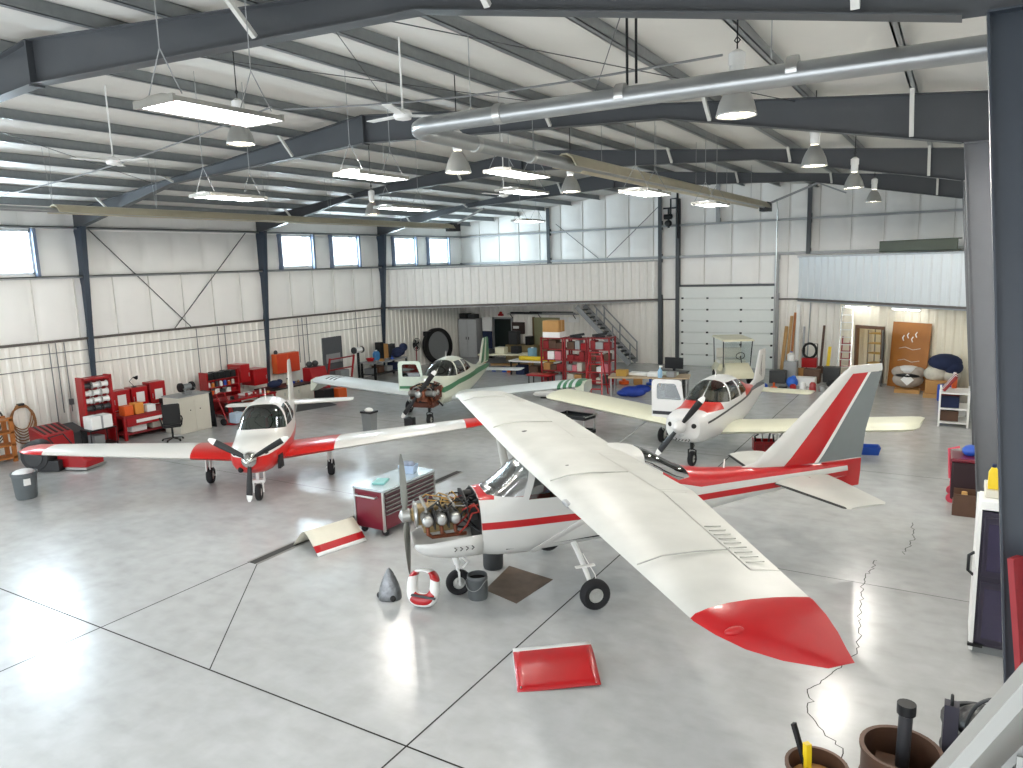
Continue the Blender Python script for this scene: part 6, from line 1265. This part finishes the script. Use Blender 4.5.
# junk heap by the back wall
JK = [('tyre','black tire lying on the floor left of the ladders, nearer one','tire'),('tyre','black tire lying on the floor left of the ladders, farther one','tire')]
for k, (x, y) in enumerate(((-3.4,29.2),(-3.75,30.0))):
    t = thing('spare_tire', JK[k][1], 'tire', (x, y, .0), .3*k); MB().tube([(.26*cos(a),.26*sin(a),.13) for a in [2*pi*q/24 for q in range(24)]], .12, 10, closed=True).build('tire', M_tyre, t); MB().lathe([(.02,.06),(.15,.06),(.15,.2),(.02,.2)],16).build('wheel_rim', M_alu, t)
b = MB(); b.ell((0,0,.2),(.22,.22,.22)); b.ell((.05,0,.38),(.1,.1,.08)); tag(b.build('plastic_bag', mat('bright_blue_bag','#2a66c8',.5,bump=.3), loc=(-5.25,29.4,0)), 'bright blue bag on the floor among the junk by the back wall', 'bag')
for k, (x, y, sx, sy, h, m, l) in enumerate(((-5.95,30.3,.6,.4,.5,M_dgrey,'dark crate at the left of the junk by the boards'),(-5.6,31.0,.5,.4,.8,M_girt,'grey box behind the dark crate, below the white plank'),(-4.9,30.0,.8,.5,.32,M_paper,'white carton in the middle of the junk'),(-4.75,30.75,.6,.4,.55,M_brown,'brown carton behind the white carton'),(-4.1,31.2,.6,.4,.6,M_dgrey,'dark box near the yellow board'),(-5.2,31.4,.6,.4,.45,M_card,'cardboard box in front of the pressure washer'))): crate('storage_box', l, 'box', x-sx/2,x+sx/2,y-sy/2,y+sy/2,0,h, m, .015)
t = thing('jerry_can', 'white and blue jug on the grey box in the junk', 'jug', (-5.6,31.0,.801)); MB().lathe([(.14,0),(.15,.03),(.15,.25),(.05,.34)],16).build('jug_body', M_paper, t); MB().lathe([(.05,.34),(.05,.38)],12).build('cap', M_bluep, t)
# ================================================================== RIGHT SIDE
t = thing('parts_shelf', 'white shelf cart crowded with red and white rolls along the right wall', 'shelf', (.1, 24.6, 0))
for z in (.1,.5,.95): MB().bx(-.4,.35,-.5,.5,z,z+.04).build('shelf', M_white, t)
for x in (-.38,.33):
    for y in (-.48,.48): MB().bx(x-.025,x+.025,y-.025,y+.025,0,1.05).build('post', M_white, t)
for k in range(6):
    y = 24.25+.13*k; m = [M_dred, M_white, M_navy, M_red, M_paper, M_brown][k]; tag(MB().cyl((-.2,y-.08,1.03),(.1,y-.03,1.0+.45),.045,10).build('fabric_roll', m), '%s %s roll from the front on the white shelf cart' % (ORD[k], ['dark red','white','navy','red','cream','brown'][k]), 'roll', 'rolls on the white shelf cart')
t = thing('spray_bottle', 'orange bottle at the rear of the white shelf cart', 'bottle', (.05,25.02,.991)); MB().lathe([(.07,0),(.075,.04),(.075,.3),(.03,.4)],14).build('bottle_body', M_orange, t); MB().lathe([(.04,.4),(.04,.46)],10).build('cap', M_paper, t)
for k, (y, z, m) in enumerate(((24.35,.541,M_navy),(24.8,.541,M_dred),(24.4,.141,M_brown),(24.85,.141,M_grey))): crate('storage_box', ['navy box at front on the middle of the white shelf cart','dark red box at rear on the middle of the white shelf cart','brown box at front on the base of the white shelf cart','grey box at rear on the base of the white shelf cart'][k], 'box', -.3,.2,y-.17,y+.17,z,z+.3, m)
t = thing('rolling_tool_bag', 'black and maroon rolling tool cart with red straps along the right wall', 'tool cart', (.3, 17.0, 0)); MB().bx(-.22,.3,-.35,.35,.08,.85).build('body', mat('maroon_black','#2b161c',.7), t, bevel=.03); MB().bx(-.24,.32,-.37,.37,.85,.92).build('lid', M_maroon, t, bevel=.02)
MB().tube([(-.24,-.3,.5),(-.28,-.3,1.1),(-.1,-.3,1.15)], .025, 8).build('handle', mat('pink_strap','#c9475a',.6), t); MB().bx(-.235,-.22,-.2,-.1,.1,.8).build('strap', mat('pink_strap','#c9475a'), t); MB().bx(-.24,-.22,.05,.16,.35,.5).build('label_sheet', M_paper, t)
for s in (1,-1): MB().lathe([(.02,-.03),(.09,-.03),(.09,.03),(.02,.03)],14,(-.2,.3*s,.09),(0,1,0)).build('wheel', mat('pink_strap','#c9475a'), t)
MB().ell((.1,.1,1.0),(.16,.2,.12)).build('cloth', M_bluep, t)
t = thing('wooden_tote', 'brown framed tote with tan rolls on the floor beside the near cabinet', 'tote', (.3, 16.1, 0))
for s in (1,-1): MB().bx(-.16,.2,.22*s-.015,.22*s+.015,0,.42).build('end_panel', M_brown, t); MB().bx(.02+.18*s-.015,.02+.18*s+.015,-.22,.22,0,.22).build('side_panel', M_brown, t)
MB().bx(-.16,.2,-.22,.22,0,.02).build('base', M_brown, t)
for k in range(3): MB().cyl((.02,-.14+.14*k,.02),(.02,-.14+.14*k,.38),.05,12).build('tan_roll', mat('tan_roll','#c79a5a',.7), t)
M_plum = mat('dark_plum_cabinet', '#2d2838', .3, var=.1, coat=.2)
t = thing('tall_cabinet', 'tall dark plum cabinet with white side by the nearest right columns', 'cabinet', (.6, 10.7, 0)); MB().bx(-.2,.3,-.38,.4,.1,1.84).build('body', M_plum, t, bevel=.01); MB().bx(-.24,-.2,-.4,.42,.04,1.86).build('side_panel', M_white, t); MB().bx(-.2,.3,-.36,.4,0,.1).build('plinth', M_grey, t)
for z0, z1 in ((.14,.95),(1.02,1.78)):
    d = MB().bx(-.17,.28,-.4,-.38,z0,z1).build('door', M_plum, t, bevel=.006); MB().bx(-.12,.23,-.406,-.4,z0+.08,z1-.08).build('door_inset', mat('plum_inset','#37324a',.25,coat=.3), d)
MB().tube([(-.24,-.2,.95),(-.3,-.2,1.0),(-.3,-.2,1.2),(-.24,-.2,1.25)], .02, 8).build('handle', M_bmet, t); MB().bx(-.26,-.1,-.43,-.38,.1,.135).build('hinge_bar', M_bmet, t)
crate('carton', 'long white carton on top of the plum cabinet', 'box', .37,.85,10.32,10.75,1.861,1.98, M_paper); crate('carton', 'white carton stacked on the long carton, behind the bottles', 'box', .42,.85,10.45,10.95,1.981,2.08, M_beige)
for k, (x, y, rot_) in enumerate(((.5,10.55,0),(.68,10.6,.5))):
    t = thing('oil_bottle', ['upright yellow oil bottle on the cartons atop the plum cabinet','yellow oil bottle on the cartons, nearest the column'][k], 'bottle', (x, y, 2.081)); MB().loft([[Vector((sx*s,sy*s,z)) for sx,sy in ((-.055,-.05),(.055,-.05),(.055,.05),(-.055,.05))] for s,z in ((1,0),(1,.2),(.45,.27))]).build('bottle_body', M_yellow, t, bevel=.01); MB().lathe([(.025,.27),(.025,.31)],10).build('cap', M_navy, t)
b = MB(); b.bar((.78,5.75,0),(.44,5.95,2.88),.12,.04); b.bar((.80,5.78,0),(.46,5.98,2.86),.15,.02); tag(b.build('red_plank', mat('dull_red_plank','#8c2026',.5)), 'dull red plank leaning on the nearest right column', 'plank')
# bins below the camera
def bin_(loc, r, h, m, label, name='open_drum'):
    t = thing(name, label, 'drum', loc); MB().lathe([(r*.92,0),(r*.95,.04),(r,h*.5),(r,h),(r*1.05,h),(r*1.05,h+.03),(r*.93,h+.03),(r*.9,.06),(.01,.05)], 30).build('drum_body', m, t)
    for z in (.33,.66): MB().tube([(r*1.0*cos(a), r*1.0*sin(a), h*z) for a in [2*pi*k/30 for k in range(30)]], .014, 6, closed=True).build('hoop', m, t)
    return t
bin_((-.79,6.02,0), .24, .78, M_brown, 'small brown open drum at the bottom edge, holding a yellow-handled tool')
t = thing('hand_tool', 'yellow-handled black tool standing in the small brown drum', 'tool', (-.85,6.0,.0)); MB().bar((0,0,.1),(-.02,.02,.98),.05,.05).build('yellow_handle', M_yellow, t); MB().bar((.06,0,.5),(-.14,.06,1.1),.045,.03).build('blade', M_bmet, t); MB().lathe([(.01,.66),(.2,.66),(.2,.68),(.01,.68)],20,(.06,.02,0)).build('wood_disc', M_card, t)
bin_((-.2,6.55,0), .31, .8, M_brown, 'large brown open drum at the bottom edge, holding a black steel tube')
t = thing('steel_tube', 'short black steel tube with clamp standing in the large brown drum', 'tube', (-.2,6.6,.0)); MB().cyl((0,0,.1),(.02,0,1.2),.055,16).build('tube', mat('gunmetal_tube','#494a4d',.4,.5), t); MB().lathe([(.06,1.12),(.075,1.13),(.075,1.22),(.05,1.22)],16,(.02,0,0)).build('clamp', M_bmet, t); MB().bx(-.2,-.04,-.12,.1,.6,.65).build('scrap_plate', M_brown, t)
bin_((.42,7.3,0), .33, .78, M_dgrey, 'dark open drum with black bags beside the stair rail'); tag(MB().ell((0,0,.0),(.25,.25,.16)).build('refuse_bag', mat('black_bag','#1b1c1e',.35,bump=.6,bscale=12), loc=(.42,7.3,.78)), 'black crumpled bag in the dark drum', 'bag')
t = thing('steel_tube', 'tall dark tube with a looped end standing before the dark drum', 'tube', (.15,6.85,0)); MB().bar((0,0,0),(.0,0,1.18),.11,.11,up=(1,0,0)).build('tube', mat('purple_grey_tube','#45434c',.45,.3), t); MB().tube([(.0,.04*cos(a),1.2+.05*sin(a)) for a in [2*pi*k/16 for k in range(16)]], .014, 6, closed=True).build('end_loop', M_bmet, t)
t = thing('spray_bottle', 'royal blue and white container between the two tubes', 'container', (.21,6.28,0)); MB().bx(-.09,.09,-.08,.08,0,.72).build('stand_crate', M_navy, t); MB().lathe([(.1,.72),(.11,.75),(.11,.86),(.05,.92)],16).build('bottle_body', mat('royal_blue','#1e33b8',.4), t); MB().bx(-.06,.05,-.05,.05,.9,1.02).build('spray_head', M_paper, t)
tag(MB().tube([(.27+.22*(1-cos(a))*1.0, 7.05, .84+.36*sin(a)*(1 if a < 1.6 else .97)) for a in [pi*k/20 for k in range(15)]]+[(.68,7.0,1.1),(.8,6.95,1.08)], .016, 8).build('hose', M_dgrey), 'grey hose looping out of the dark drum', 'hose')
# stair rail of the platform the camera stands on
M_rail = mat('pale_grey_stair_steel', '#92938f', .45, .1)
t = thing('stair_rail', 'pale grey steel stair stringer and post at the bottom right corner', 'stair rail', (.055,2.5,0)); b = MB(); b.bar((-.13,0,3.12),(.5,0,4.36),.04,.11,up=(0,1,0)); b.build('stringer', M_rail, t)
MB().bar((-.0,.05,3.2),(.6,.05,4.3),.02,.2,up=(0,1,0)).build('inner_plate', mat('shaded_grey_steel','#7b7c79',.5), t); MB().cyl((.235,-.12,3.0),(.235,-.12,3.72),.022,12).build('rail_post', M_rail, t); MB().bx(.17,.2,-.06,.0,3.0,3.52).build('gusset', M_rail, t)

# ================================================================== SMALL LOOSE ITEMS ON BENCHES AND IN THE HEAPS
def scatter(n, x0, x1, y0, y1, z, name, cat, where, group, seed, big=1.0):
    """small individual parts laid out without touching; told apart by colour and order along the surface"""
    R_ = random.Random(seed); cols = [('grey', M_grey), ('white', M_paper), ('black', M_bmet), ('red', M_toolred), ('tan', M_card), ('blue', M_bluep), ('silver', M_alu), ('orange', M_orange)]
    along = (x1 - x0) > (y1 - y0)
    for k in range(n):
        q = (k + .5) / n; x = x0 + (x1-x0)*(q if along else R_.uniform(.2,.8)); y = y0 + (y1-y0)*(R_.uniform(.2,.8) if along else q)
        step = (x1-x0 if along else y1-y0) / n * .42 ; cn, m = cols[R_.randrange(len(cols))]; b = MB(); kind = R_.randrange(3); h = R_.uniform(.07,.2)*big; w_ = min(step, R_.uniform(.06,.14)*big)
        if kind == 0: b.lathe([(w_*.8,0),(w_*.85,h*.1),(w_*.8,h*.8),(w_*.4,h),(.01,h)], 14)
        elif kind == 1: b.box((0,0,h*.35),(w_*1.6,w_*1.5,h*.7),Matrix.Rotation(R_.uniform(-.5,.5),3,'Z'))
        else: b.lathe([(w_*.5,0),(w_*.9,.02),(w_*.9,h*.3),(w_*.3,h*.35),(w_*.3,h*.8),(.01,h*.8)], 12)
        tag(b.build(name, m, loc=(x, y, z), bevel=.006), 'small %s %s, %s from the %s, %s' % (cn, ['canister','box','fitting'][kind], ORD[k], 'left', where), cat, group)
scatter(4, -22.17, -22.13, 24.9, 26.3, .841, 'bench_item', 'part', 'at the front of the dark workbench', 'loose items on the dark workbench', 2)
scatter(5, -22.2, -21.9, 19.85, 20.5, .671, 'bench_item', 'part', 'on the dark bench top', 'loose items on the dark bench top', 6, .7)
scatter(6, -21.45, -21.25, 16.5, 18.3, .661, 'bench_item', 'part', 'at the front of the low red bench', 'loose items on the low red bench', 7)
scatter(7, -6.3, -3.9, 28.6, 28.9, .0, 'floor_item', 'part', 'on the floor in front of the junk', 'loose items before the junk', 12, 1.7)
scatter(5, -12.3, -9.6, 27.6, 28.2, .0, 'floor_item', 'box', 'on the floor below the stairs', 'loose items below the stairs', 14, 2.6)
scatter(6, -19.4, -17.6, 29.2, 29.35, .0, 'floor_item', 'part', 'on the floor in front of the cream table', 'loose items by the cream table', 15, 2.2)
